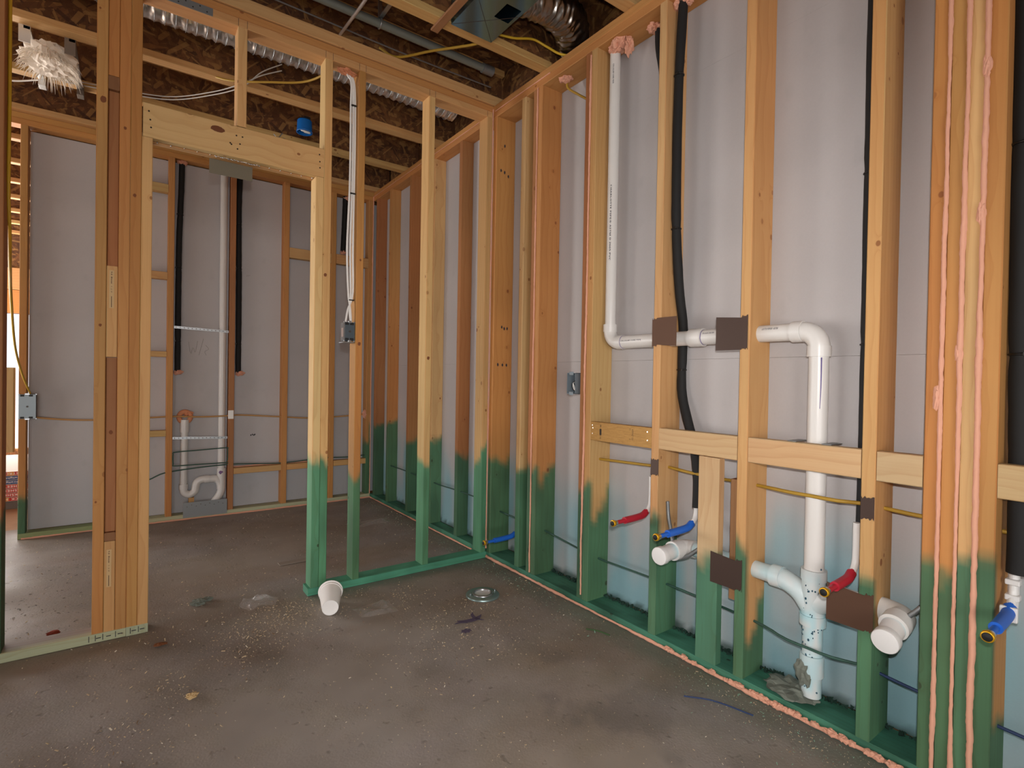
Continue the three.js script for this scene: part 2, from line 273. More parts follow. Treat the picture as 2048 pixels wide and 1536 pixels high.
// ---------------------------------------------------------------- right wall: deep studs, plates, grey panels, foam beads
const beadRough = (s) => (t, a) => 0.14 * vnoise(t * 300, a, s) + 0.20 * vnoise(t * 110, a * 0.5, s + 1);
function bead(parent, pts, r, s, seg = 260) { const R = mulberry(s); const p = []; for (let i = 0; i < pts.length - 1; i++) for (let k = 0; k < 6; k++) { const v = vec(pts[i]).clone().lerp(vec(pts[i + 1]), k / 6); p.push(v.add(new THREE.Vector3((R() - 0.5) * 0.0008, 0, (R() - 0.5) * 0.0014))); } p.push(vec(pts[pts.length - 1])); return obj('foam_bead', sweep(p, t => r * (0.85 + 0.22 * vnoise(t * 14, 0, s)), { seg, rad: 8, bump: beadRough(s) }), mat.foam, parent); }
const wallRight = structure('wall_right', 'deep stud wall with grey panels, lower part dyed green', 'wall');
{
  const wr = wallRight, stud = (z1, tone, dye, o = {}) => lumber(wr, 'stud', [o.x ?? W, S, z1 - S], [W + (o.deep ?? DEEP), H, z1], tone, { dye, ...o.opt });
  // main room, z of the near face
  const dye1 = (h, dropSide = 0) => p => h - (p[0] > W + 0.004 ? dropSide * (1 - (p[0] - W) / DEEP) : 0);
  stud(-2.699, 'fir', 0.62); stud(-2.41, 'pine', 0.60, { opt: { kind: 2, colour: (p, c) => p[0] < W + 0.01 ? c.map((v, i) => v * mix(1, [1.15, 1.35, 1.7][i], 0.5 + 0.5 * vnoise(p[1] * 20, p[2] * 50, 4))) : c } });
  stud(-2.302, 'red', 0.66); stud(-2.262, 'fir', dye1(0.62, 0.1));
  stud(-1.888, 'red', 0.62); stud(-1.849, 'pine', p => p[0] < W + 0.004 ? 0.62 : 0.40 + 0.16 * (p[0] - W) / DEEP);
  stud(-1.442, 'pine', p => p[0] < W + 0.004 ? 0.55 : 0.42); stud(-1.048, 'pine', p => p[0] < W + 0.004 ? 0.53 : 0.26 + 0.1 * Math.sin(p[0] * 30)); stud(-0.642, 'pine', p => p[0] < W + 0.004 ? 0.54 : 0.36);
  ['fir', 'fir', 'pine', 'fir'].forEach((t, i) => stud(-0.487 + i * 0.0393, t, 0.6 + 0.02 * i, { opt: i === 3 ? { dye: p => p[0] < W + 0.004 ? 0.64 : 0.2 } : {} }));
  for (const z of [0.05, 0.46, 0.86, 1.27, 1.68, 2.08, 2.49, 2.9]) stud(z, 'pine', 0.6);
  // closet part, shallower studs
  [[-3.11, 'red'], [-3.495, 'pale'], [-3.89, 'red'], [-4.29, 'fir'], [-4.585, 'red']].forEach(([z, t], i) => stud(z, t, [0.62, 0.66, 0.64, 0.7, 0.68][i], { deep: THIN }));
  // plates
  const dirt = (p, c) => { const n = smooth(0.0, 0.35, fbm(p[2] * 7, p[0] * 18, 12, 3)); return c.map((v, i) => mix(v, [0.11, 0.075, 0.05][i], 0.8 * n)); };
  lumber(wr, 'sole_plate', [W, 0, -D + 0.001], [W + DEEP, S, 3.0], 'treated', { dye: 0.3, colour: dirt });
  lumber(wr, 'sole_plate', [W, 0, -B], [W + THIN, S, -D], 'treated', { dye: 0.3, colour: dirt });
  lumber(wr, 'top_plate', [W, H, -D], [W + DEEP, H + S, 3.0], 'fir'); lumber(wr, 'top_plate', [W, H + S, -D + 0.02], [W + DEEP, H + 2 * S + 0.001, 3.0], 'fir');
  lumber(wr, 'top_plate', [W, H, -B], [W + THIN, H + S, -D - 0.001], 'fir'); lumber(wr, 'top_plate', [W, H + S, -B], [W + THIN, H + 2 * S, -D + 0.018], 'fir');
  // blocking
  for (const [z0, z1] of [[-1.442, -1.088], [-1.046, -0.682], [-0.640, -0.527], [-0.368, 0.01]]) lumber(wr, 'blocking', [W + 0.002, 0.826, z0], [W + 0.040, 0.915, z1], 'tan');
  lumber(wr, 'blocking', [W + 0.030, 0.30, -1.128], [W + 0.066, 0.75, -1.090], 'brown');
  const cr = lumber(wr, 'cripple_stud', [W, S, -1.247], [W + S, 0.824, -1.158], 'tan', { dye: 0.46 }); cr.userData.label = 'short flat stud below the blocking';
  // grey panels behind the studs, blue overspray low down
  const blueTop = z => 0.40 + 0.16 * vnoise(z * 2.4, 3, 81) + 0.1 * vnoise(z * 9, 1, 82);
  const paintBoard = (x, y, z) => {
    const sm = 1 - 0.05 * smooth(0.1, 0.5, fbm(z * 3, y * 3, 84, 4)); let c = [0.49 * sm, 0.47 * sm, 0.47 * sm];
    const t = smooth(0.22, -0.12, y - blueTop(z)) * (0.6 + 0.5 * vnoise(z * 16, y * 3, 83)); c = c.map((v, i) => mix(v, [0.20, 0.43, 0.50][i], clamp(t * 1.3) * 0.8));
    const gr = smooth(0.075, 0.045, y + 0.02 * vnoise(z * 60, 2, 85)); return c.map((v, i) => mix(v, [0.05, 0.09, 0.075][i], gr * 0.85));
  };
  const panel = (x, z0, z1, y0, y1) => {
    const L = z1 - z0, g = new THREE.BoxGeometry(0.0127, y1 - y0, L, 1, Math.max(2, Math.round((y1 - y0) / (y0 < 0.5 ? 0.02 : 0.15))), Math.round(L / (y0 < 0.5 ? 0.025 : 0.2))).translate(x + 0.0065, (y0 + y1) / 2, (z0 + z1) / 2);
    metreUV(g, 1.3); paintGrid(g, paintBoard); return obj('wall_panel', g, boardMat, wr);
  };
  for (const [y0, y1] of [[S + 0.002, 1.2075], [1.2082, 2.4272], [2.4275, 2.79]]) { panel(W + DEEP, -D + 0.002, 3.0, y0, y1); panel(W + THIN, -B - 0.10, -D - 0.002, y0, y1); }
  obj('backing_sheet', metreUV(box(W + DEEP + 0.014, W + DEEP + 0.06, -0.2, 3.15, -9.3, 3.1), 1.2), osbMat, wr);
  // resin spots on the stud beside the partition, strap ends on the blocking
  const rs = [[2.54, 0.06], [2.385, 0.035], [2.38, 0.062], [2.36, 0.09], [1.428, 0.06], [1.42, 0.078], [1.421, 0.10], [1.196, 0.035], [1.195, 0.07], [1.194, 0.10]].map(([y, x], i) => blob([W + x, y, -2.6988], 0.006, 0.4, 3, 140 + i, [0.9, 1.5, 0.12], 3)); obj('resin_spots', rs, mat.ink, wr).userData.kind = 'stuff';
  obj('strap_end', box(W + 0.02, W + 0.10, 0.9155, 0.918, -0.915, -0.885), mat.galvDull, wr); obj('strap_end', box(W + 0.02, W + 0.10, 0.9155, 0.918, -0.805, -0.775), mat.galvDull, wr);
  // foam beads
  const fx = W - 0.003;
  bead(wr, [[fx, 0.06, -1.892], [fx, 0.3, -1.895], [fx, 0.9, -1.889], [fx, 1.1, -1.893], [fx, 1.5, -1.888], [fx, 2.1, -1.889], [fx, H - 0.02, -1.888]], 0.0055, 301);
  bead(wr, [[fx, 0.045, -2.301], [fx, 0.7, -2.303], [fx, 1.4, -2.300], [fx, 2.0, -2.302], [fx, H, -2.301]], 0.005, 302);
  [[-0.489, 0.006], [-0.449, 0.0065], [-0.4095, 0.0075]].forEach(([z, r], i) => bead(wr, [[fx, S, z], [fx, 0.7, z], [fx - 0.001, 1.3, z - 0.001], [fx, 1.9, z + 0.001], [fx, H, z]], r, 310 + i, 420));
  for (const [y, z, r] of [[1.08, -0.497, 0.013], [1.20, -0.452, 0.011], [1.57, -0.413, 0.013], [1.95, -0.409, 0.012]]) obj('foam_bead', blob([fx, y, z], r, 0.3, 2, y * 9 | 0, [0.6, 2.6, 0.8], 3), mat.foam, wr);
  bead(wr, [[W - 0.006, 0.012, -D + 0.01], [W - 0.008, 0.010, -2.0], [W - 0.006, 0.011, -1.5], [W - 0.009, 0.010, -1.0], [W - 0.006, 0.012, -0.5], [W - 0.008, 0.010, 0.3]], 0.0082, 320, 600);
  { const R2 = mulberry(88), lumps = []; for (let i = 0; i < 90; i++) { const z = mix(-1.5, -0.25, Math.sqrt(R2())); lumps.push(blob([W - 0.009 - 0.004 * R2(), 0.013 + 0.006 * R2(), z], 0.007 + 0.005 * R2(), 0.4, 3, i, [1, 0.9, 1.3], 2)); } obj('foam_lumps', lumps, mat.foam, wr).userData.kind = 'stuff'; }
  bead(wr, [[W - 0.005, 0.008, -B + 0.01], [W - 0.006, 0.009, -3.6], [W - 0.005, 0.008, -D - 0.10]], 0.006, 321, 300);
  bead(wr, [[W - 0.002, H + S, -D + 0.02], [W - 0.002, H + S, -2.2]], 0.003, 322, 60); bead(wr, [[W - 0.002, H + S, -B], [W - 0.002, H + S, -D - 0.1]], 0.003, 323, 60);
  // overspray crust along the panel foot
  const R = mulberry(5), crust = []; for (let i = 0; i < 420; i++) { const z = mix(-2.55, -0.3, R()), t = new THREE.TetrahedronGeometry(0.004 + R() * 0.009).rotateX(R() * 6).rotateY(R() * 6).translate(W + DEEP - 0.004 - R() * 0.02, S + 0.004 + R() * R() * 0.012, z); crust.push(t); }
  const cm = obj('dyed_debris', crust, M(0x1f3b31, 0.95), wr); cm.userData.kind = 'stuff';
}

// ---------------------------------------------------------------- partition with the door opening
const wallMid = structure('wall_front', 'open stud partition with a framed door opening, part dyed green', 'wall');
{
  const wp = wallMid, st = (x0, x1, y0, y1, tone, o = {}) => lumber(wp, o.name ?? 'stud', [x0, y0, -D - (o.deep ?? THIN)], [x1, y1, -D - (o.back ?? 0)], tone, o);
  // king and trimmer pack left of the opening
  st(-0.107, -0.0695, S, H, 'fir'); st(-0.031, 0.0065, S, H, 'fir', { kind: 0 }); st(0.007, 0.0445, S, H, 'fir'); st(0.045, 0.083, S, 2.104, 'pale', { name: 'trimmer_stud', kind: 1 });
  for (const [y0, y1, back, tone] of [[S, 0.411, 0, 'pine'], [0.447, 1.170, 0.022, 'red'], [1.172, 1.545, 0.001, 'cream'], [1.546, 2.266, 0.022, 'red'], [2.322, H, 0.002, 'fir']]) st(-0.0685, -0.032, y0, y1, tone, { name: 'spacer_block', back });
  st(-0.0685, -0.032, 0.412, 0.446, 'brown', { name: 'spacer_block', back: 0.004 }); st(-0.0685, -0.032, 2.267, 2.321, 'brown', { name: 'spacer_block', back: 0.004 });
  // grade stamps on two spacer blocks
  const stamp = canvasTex(256, 64, (c, w, h) => { c.fillStyle = '#c9a878'; c.fillRect(0, 0, w, h); c.fillStyle = '#5a4030'; c.font = 'bold 26px sans-serif'; c.fillText('12 Bsw', 6, 42); c.font = '22px sans-serif'; c.fillText('1 2 P', 104, 42); c.fillRect(176, 28, 74, 9); });
  const stampMat = new THREE.MeshStandardMaterial({ map: stamp, roughness: 0.75 });
  for (const [y, z] of [[1.45, 0.0003], [0.30, 0.0012]]) { const g = new THREE.BoxGeometry(0.155, 0.016, 0.001); g.rotateZ(-Math.PI / 2).translate(-0.052, y, -D + z); obj('grade_stamp', g, stampMat, wp); }
  // right of the opening
  st(0.758, 0.7965, S, 2.104, 'cream', { name: 'trimmer_stud', teal: [0.05, 0.36, 0.21], dye: 0.69, kind: 1 }); st(0.797, 0.835, S, H, 'pale', { teal: [0.05, 0.36, 0.21], dye: 0.69 });
  st(0.970, 1.007, S, H, 'orange', { teal: [0.045, 0.28, 0.16], dye: 0.61 }); st(1.376, 1.414, S, H, 'pale', { teal: [0.05, 0.36, 0.21], dye: 0.62, kind: 1 }); st(1.768, 1.806, S, H, 'pine', { teal: [0.05, 0.36, 0.21], dye: p => p[2] > -D - 0.004 ? 0.69 : 0.58 });
  st(0.402, 0.441, 2.252, H, 'cream', { name: 'cripple_stud' });
  // header of two plies
  const hd = lumber(wp, 'header', [0.048, 2.106, -D - S], [0.796, 2.249, -D], 'cream', { kind: 1 }); hd.userData.label = 'pale pine header over the door opening';
  lumber(wp, 'header', [0.048, 2.106, -D - THIN], [0.796, 2.249, -D - THIN + S], 'pine');
  obj('header_filler', box(0.05, 0.795, 2.112, 2.245, -D - 0.05, -D - S - 0.001), mat.galvDull, wp);
  const kn = blob([0.323, 2.212, -D + 0.0002], 0.021, 0.22, 2, 19, [1.25, 0.62, 0.03], 4).rotateZ(0); obj('knot', kn, M(0x6e3f22, 0.8), hd);
  for (const [x, y, r] of [[-0.085, 2.215, 0.012], [0.022, 1.85, 0.007], [0.81, 1.62, 0.009], [0.99, 1.28, 0.010], [0.99, 1.72, 0.006], [1.394, 1.22, 0.010], [-0.05, 0.86, 0.008], [-0.012, 2.12, 0.006], [-0.088, 1.3, 0.006]]) obj('knot', blob([x, y, -D + 0.0002 - (x > -0.07 && x < -0.03 ? 0.022 : 0)], r, 0.25, 2, 21 + (y * 10 | 0), [0.8, 1, 0.05], 3), M(0x7a4726, 0.8), wp);
  const R = mulberry(17), nails = [];
  for (const [x, y] of [[0.068, 2.215], [0.073, 2.18], [0.076, 2.148], [0.773, 2.215], [0.775, 2.18], [0.776, 2.15], [0.40, 2.205], [0.425, 2.205], [0.375, 2.165], [0.38, 2.16], [0.415, 2.17], [0.405, 2.145]]) nails.push(cyl([x, y, -D - 0.004], [x, y, -D + 0.0012], 0.0035, 10));
  const nl = obj('nail_heads', nails, mat.nail, wp); nl.userData.kind = 'stuff';
  const br = []; for (let i = 0; i < 46; i++) { const x = i < 14 ? 0.1 + i * 0.05 : 0.32 + (i - 14) * 0.005 * 1.2; br.push(new THREE.SphereGeometry(0.0025 + 0.0015 * R(), 8, 6).translate(x, 2.1055, -D - 0.042 + (R() - 0.5) * 0.012)); }
  const bn = obj('bright_nail_tips', br, mat.nailBright, wp); bn.userData.kind = 'stuff';
  // hidden continuation to the left
  st(-0.415, -0.3765, S, H, 'red', { dye: 0.55 }); for (const x of [-0.82, -1.23, -1.6]) st(x, x + S, S, H, 'fir');
  // plates
  lumber(wp, 'sole_plate', [0.745, 0, -D - THIN], [W - 0.001, S, -D], 'treated', { teal: [0.05, 0.36, 0.21], dye: 0.4, colour: (p, c) => c.map(v => v * 1.25) });
  lumber(wp, 'sole_plate', [-2.2, 0, -D - THIN], [0.0065, S, -D], 'treated', { colour: (p, c) => p[1] > S - 0.004 && p[2] < -D - 0.003 ? [0.30, 0.26, 0.235] : c });
  lumber(wp, 'sole_plate', [0.0075, 0, -D - THIN], [0.083, S, -D], 'treated', { ease: 0.001, colour: (p, c) => c.map((v, i) => v * [1.15, 1.12, 1.2][i]) });
  lumber(wp, 'top_plate', [-2.2, H, -D - THIN], [W - 0.001, H + S, -D], 'pine'); lumber(wp, 'top_plate', [-2.2, H + S + 0.001, -D - THIN], [W - 0.001, H + 2 * S, -D - 0.003], 'fir'); lumber(wp, 'top_plate', [-2.2, H + 2 * S + 0.002, -D - THIN - 0.02], [W + 0.07, 2.842, -D + 0.006], 'pine');
  // layout marks in pencil on the plates
  const ink = []; for (const x of [0.403, 0.440, 0.798, 0.834, 0.971, 1.006, 1.377, 1.413, 1.769, 1.805]) ink.push(box(x - 0.0008, x + 0.0008, H + 0.002, H + S - 0.002, -D - 0.002, -D + 0.0006));
  for (const x of [-0.115, -0.094, -0.07, -0.028, 0.022, 0.05]) ink.push(box(x - 0.0012, x + 0.0012, 0.008, S - 0.006, -D - 0.002, -D + 0.0006)); for (const x of [-0.083, -0.05, -0.012, 0.035, 0.064]) ink.push(box(x - 0.009, x + 0.007, 0.017, 0.0205, -D - 0.002, -D + 0.0006));
  const im = obj('pencil_marks', ink, mat.ink, wp); im.userData.kind = 'stuff';
  obj('foam_plug', [blob([0.915, H - 0.008, -D - 0.045], 0.028, 0.45, 3, 8, [1.5, 0.5, 0.9]), blob([0.945, H - 0.014, -D - 0.04], 0.016, 0.4, 3, 9, [1.2, 0.7, 0.9])], mat.foamOrange, wp);
  bead(wp, [[1.809, 0.06, -D + 0.001], [1.8095, 0.7, -D + 0.001], [1.8085, 1.2, -D + 0.001], [1.809, 2.0, -D + 0.001], [1.809, 2.76, -D + 0.001]], 0.0048, 330, 300);
  const tp = obj('splice_plate', rbox(0.10, 0.30, H + 0.001, H + S - 0.002, -D - 0.001, -D + 0.0012, 0.0005), mat.galvDull, wp); tp.userData.label = 'grey perforated splice plate';
  const ph = []; for (let i = 0; i < 7; i++) ph.push(cyl([0.115 + i * 0.027, H + 0.012 + 0.015 * (i % 2), -D], [0.115 + i * 0.027, H + 0.012 + 0.015 * (i % 2), -D + 0.0016], 0.003, 10)); ph.forEach(g => obj('splice_hole', g, mat.black, tp));
}

// ---------------------------------------------------------------- closet back wall
const wallBack = structure('wall_back', 'closet back wall of slim studs over grey panels', 'wall');
{
  const wb = wallBack, st = (x0, x1, tone, o = {}) => lumber(wb, 'stud', [x0, S, -B - THIN], [x1, H, -B], tone, o);
  st(-0.568, -0.530, 'fir', { dye: p => 0.3 }); st(0.241, 0.281, 'fir'); st(0.653, 0.692, 'red'); st(1.047, 1.090, 'fir'); st(1.437, 1.478, 'fir'); st(1.770, 1.812, 'fir', { dye: p => p[0] > 1.8 ? 0.7 : 0.5 });
  for (const x of [-0.16, -1.75, -2.15, -2.55, -2.95]) if (x < -1) st(x, x + S, 'pine');
  lumber(wb, 'sole_plate', [-0.568, 0, -B - THIN], [W - 0.001, S, -B], 'treated', { colour: (p, c) => p[0] < 0.05 ? c.map((v, i) => v * [0.55, 0.62, 0.45][i]) : c.map((v, i) => v * [1.0, 0.92, 0.95][i]) });
  lumber(wb, 'top_plate', [-3.0, H, -B - THIN], [W - 0.001, H + S, -B], 'fir'); lumber(wb, 'top_plate', [-3.0, H + S, -B - THIN], [W - 0.001, H + 2 * S, -B], 'fir'); lumber(wb, 'top_plate', [-3.0, H + 2 * S, -B - THIN], [W - 0.001, H + 2.6 * S, -B - 0.004], 'pine');
  const bl = (x0, x1, y0, y1, o = {}) => lumber(wb, 'blocking', [x0, y0, -B - 0.06], [x1, y1, -B], o.t ?? 'pine', o);
  for (const [y0, y1] of [[2.440, 2.500], [1.80, 1.853], [1.226, 1.267], [0.637, 0.681]]) bl(0.03, 0.240, y0, y1);
  for (const [a, b] of [[0.693, 1.046], [1.091, 1.436], [1.479, 1.769]]) { bl(a, b, 0.315, 0.362); }
  bl(1.091, 1.436, 2.088, 2.172); bl(1.479, 1.769, 2.092, 2.176);
  const wbk = lumber(wb, 'backing_block', [-0.70, 0.577, -B - 0.03], [-0.585, 1.126, -B + 0.008], 'pale', { ease: 0.008 }); wbk.userData.label = 'pale wood backing block beside the bright gap';
  const paintBoard = (x, y, z) => { const sm = 1 - 0.06 * smooth(0.1, 0.5, fbm(x * 3, y * 3, 94, 4)); const bl = 0.45 * smooth(0.75, 0.15, y + 0.12 * fbm(x * 3, y, 95, 3)); return [0.49 * sm, 0.472 * sm, 0.474 * sm].map((v, i) => mix(v, [0.42, 0.46, 0.50][i], bl)); };
  for (const [y0, y1] of [[S + 0.002, 1.2078], [1.208, 2.4276], [2.4278, 2.70]]) for (const [x0, x1] of [[-0.529, 0.63], [0.632, W + THIN - 0.001]]) {
    const g = new THREE.BoxGeometry(x1 - x0, y1 - y0, 0.0127, 20, 12, 1).translate((x0 + x1) / 2, (y0 + y1) / 2, -B - THIN - 0.0065); metreUV(g, 1.3); paintGrid(g, paintBoard); obj('wall_panel', g, boardMat, wb);
  }
  obj('backing_sheet', metreUV(box(-0.529, 2.0, 0, 3.1, -B - THIN - 0.06, -B - THIN - 0.0135), 1.2), osbMat, wb);
  bead(wb, [[-0.55, 0.004, -B + 0.004], [0.2, 0.005, -B + 0.004], [1.0, 0.004, -B + 0.004], [W - 0.01, 0.006, -B + 0.004]], 0.0065, 340, 300);
  bead(wb, [[W - 0.004, 0.04, -B + 0.004], [W - 0.004, 1.3, -B + 0.004], [W - 0.004, H + S, -B + 0.004]], 0.005, 341, 200);
  bead(wb, [[0.70, 0.366, -B - 0.05], [0.88, 0.369, -B - 0.05], [1.04, 0.367, -B - 0.05]], 0.006, 342, 80); bead(wb, [[1.095, 0.366, -B - 0.05], [1.43, 0.367, -B - 0.05]], 0.005, 343, 60);
  // carpenter's pencil on the panel
  const scrib = pts => sweep(pts.map(([x, y]) => [x, y, -B - THIN + 0.0008]), 0.0014, { seg: 24, rad: 5 });
  const sc = obj('pencil_scribble', [scrib([[0.385, 1.35], [0.40, 1.26], [0.415, 1.31], [0.43, 1.27], [0.445, 1.36]]), scrib([[0.455, 1.25], [0.485, 1.38]]), scrib([[0.50, 1.33], [0.52, 1.30], [0.495, 1.28], [0.505, 1.25]]), scrib([[0.78, 1.905], [0.81, 1.915]])], mat.ash, wb); sc.userData.kind = 'stuff';
  obj('ink_spots', [0.0, 0.012, 0.022, 0.03].map((d, i) => blob([0.83 + d, 0.61 + 0.004 * (i % 2), -B - THIN + 0.0006], 0.004, 0.3, 3, i, [1, 1.6, 0.2], 2)), mat.ink, wb).userData.kind = 'stuff';
}

// ---------------------------------------------------------------- ceiling: joists and deck
const ceiling = structure('ceiling', 'open ceiling of wood joists with flake board webs under the deck', 'ceiling');
{
  for (let i = 0; i < 20; i++) {
    const zn = -2.2275 + (i - 12) * -0.605 * -1, z0 = zn - 0.0655 ;                         // near and far edge of the flange
    if (zn < -9.1 || zn > 2.95) continue;
    const j = new THREE.Group(); j.name = 'joist'; ceiling.add(j); offsetOf.set(j, new THREE.Vector3());
    const hang = z0 < -2.6 && z0 > -3.0 ? 0.062 : 0;
    if (!hang) lumber(j, 'flange', [-4.0, 2.784, z0], [W + DEEP, 2.822, zn], 'pine', { kind: 2 }); lumber(j, 'flange', [-4.0, 3.050, z0], [W + DEEP, 3.088, zn], 'pine', { kind: 2 });
    obj('web', metreUV(box(-4.0, W + DEEP, 2.823 + hang, 3.049, (zn + z0) / 2 - 0.005, (zn + z0) / 2 + 0.005), 1.1), osbMat, j);
  }
  obj('deck', metreUV(box(-4.1, 2.05, 3.09, 3.13, -9.3, 3.1), 1.2), osbMat, ceiling);
}

// ---------------------------------------------------------------- the rest of the shell: rear and left walls, far room, with window openings
function openWall(name, label, axis, at, span, y1, hole, t = 0.14) {   // axis 'x': wall plane at x, runs along z; hole [a0, a1, y0, y1]
  const s = structure(name, label, 'wall'), mk = (a0, a1, b0, b1) => axis === 'x' ? box(at - t, at, b0, b1, a0, a1) : box(a0, a1, b0, b1, at, at + t);
  const [h0, h1, v0, v1] = hole;
  for (const r of [[span[0], h0, 0, y1], [h1, span[1], 0, y1], [h0, h1, 0, v0], [h0, h1, v1, y1]]) obj('sheathing', metreUV(mk(...r), 1.2), osbMat, s);
  return s;
}
openWall('wall_rear', 'flake board wall with a wide door opening behind the viewpoint', 'z', 2.96, [-4.1, 2.1], 3.1, [-2.3, 0.3, 0.1, 1.7]);
openWall('wall_left', 'flake board wall with a wide door opening on the left', 'x', -3.96, [-4.7, 3.1], 3.1, [-4.4, -1.8, 0.1, 1.7]);
openWall('wall_side', 'flake board side wall of the far room with a tall opening', 'x', -3.96, [-9.3, -4.71], 3.1, [-8.9, -6.0, 0.1, 2.3]);
{
  const fw = openWall('wall_far', 'bright far wall with a window opening seen through the gap', 'z', -9.33, [-4.1, 2.1], 3.1, [-2.7, -0.5, 0.1, 1.83]);
  lumber(fw, 'window_header', [-2.75, 1.83, -9.19], [-0.4, 2.12, -9.15], 'orange'); lumber(fw, 'window_header', [-2.75, 2.125, -9.19], [-0.4, 2.40, -9.15], 'pine');
}

// ---------------------------------------------------------------- white drain and vent pipes in the right wall
const PX = W + 0.072;
function elbow(c, from, to, r, hub = 0) {                                 // quarter bend between directions, centre of the corner c
  const R = 0.058, a = vec(c).clone().addScaledVector(vec(from), R), b = vec(c).clone().addScaledVector(vec(to), R), p = [];
  for (let i = 0; i <= 10; i++) { const t = i / 10, q = vec(c).clone().addScaledVector(vec(from), R).addScaledVector(vec(to), R); const ang = t * Math.PI / 2; p.push(q.clone().addScaledVector(vec(to), -R * Math.cos(ang)).addScaledVector(vec(from), -R * Math.sin(ang))); }
  const g = [sweep(p, r * 1.1, { seg: 20, rad: 24, caps: false })];
  for (const [o, d] of [[a, from], [b, to]]) g.push(cyl(o.clone().addScaledVector(vec(d), -0.006), o.clone().addScaledVector(vec(d), 0.03), r * 1.2, 28));
  return g;
}
function printTex(text, w, h, size, flip) { return canvasTex(w, h, (c) => { c.fillStyle = '#d6d3cf'; c.fillRect(0, 0, w, h); c.fillStyle = '#2b2b33'; c.font = 'bold ' + size + 'px sans-serif'; if (flip) { c.translate(w, h); c.rotate(Math.PI); } c.fillText(text, 8, h * 0.5 + size * 0.36); }); }
function printBand(from, to, r, facing, width, tex) {                     // a printed strip wrapped on a pipe
  const a = vec(from), b = vec(to), d = b.clone().sub(a), L = d.length(); d.normalize();
  const f = vec(facing).clone().addScaledVector(d, -vec(facing).dot(d)).normalize(), s = new THREE.Vector3().crossVectors(f, d), pos = [], nor = [], uv = [], idx = [], n = 8, half = width / r / 2;
  for (let i = 0; i <= n; i++) { const t = i / n, q = mix(-half, half, t), nn = f.clone().multiplyScalar(Math.cos(q)).addScaledVector(s, Math.sin(q)); for (const [e, o] of [[0, a], [1, b]]) { const p = o.clone().addScaledVector(nn, r + 0.0004); pos.push(p.x, p.y, p.z); nor.push(nn.x, nn.y, nn.z); uv.push(e, t); } }
  for (let i = 0; i < n; i++) { const k = i * 2; idx.push(k, k + 1, k + 2, k + 1, k + 3, k + 2); }
  const g = new THREE.BufferGeometry(); g.setAttribute('position', new THREE.Float32BufferAttribute(pos, 3)); g.setAttribute('normal', new THREE.Float32BufferAttribute(nor, 3)); g.setAttribute('uv', new THREE.Float32BufferAttribute(uv, 2)); g.setIndex(idx);
  return [g, new THREE.MeshPhysicalMaterial({ map: tex, roughness: 0.34, side: THREE.DoubleSide })];
}
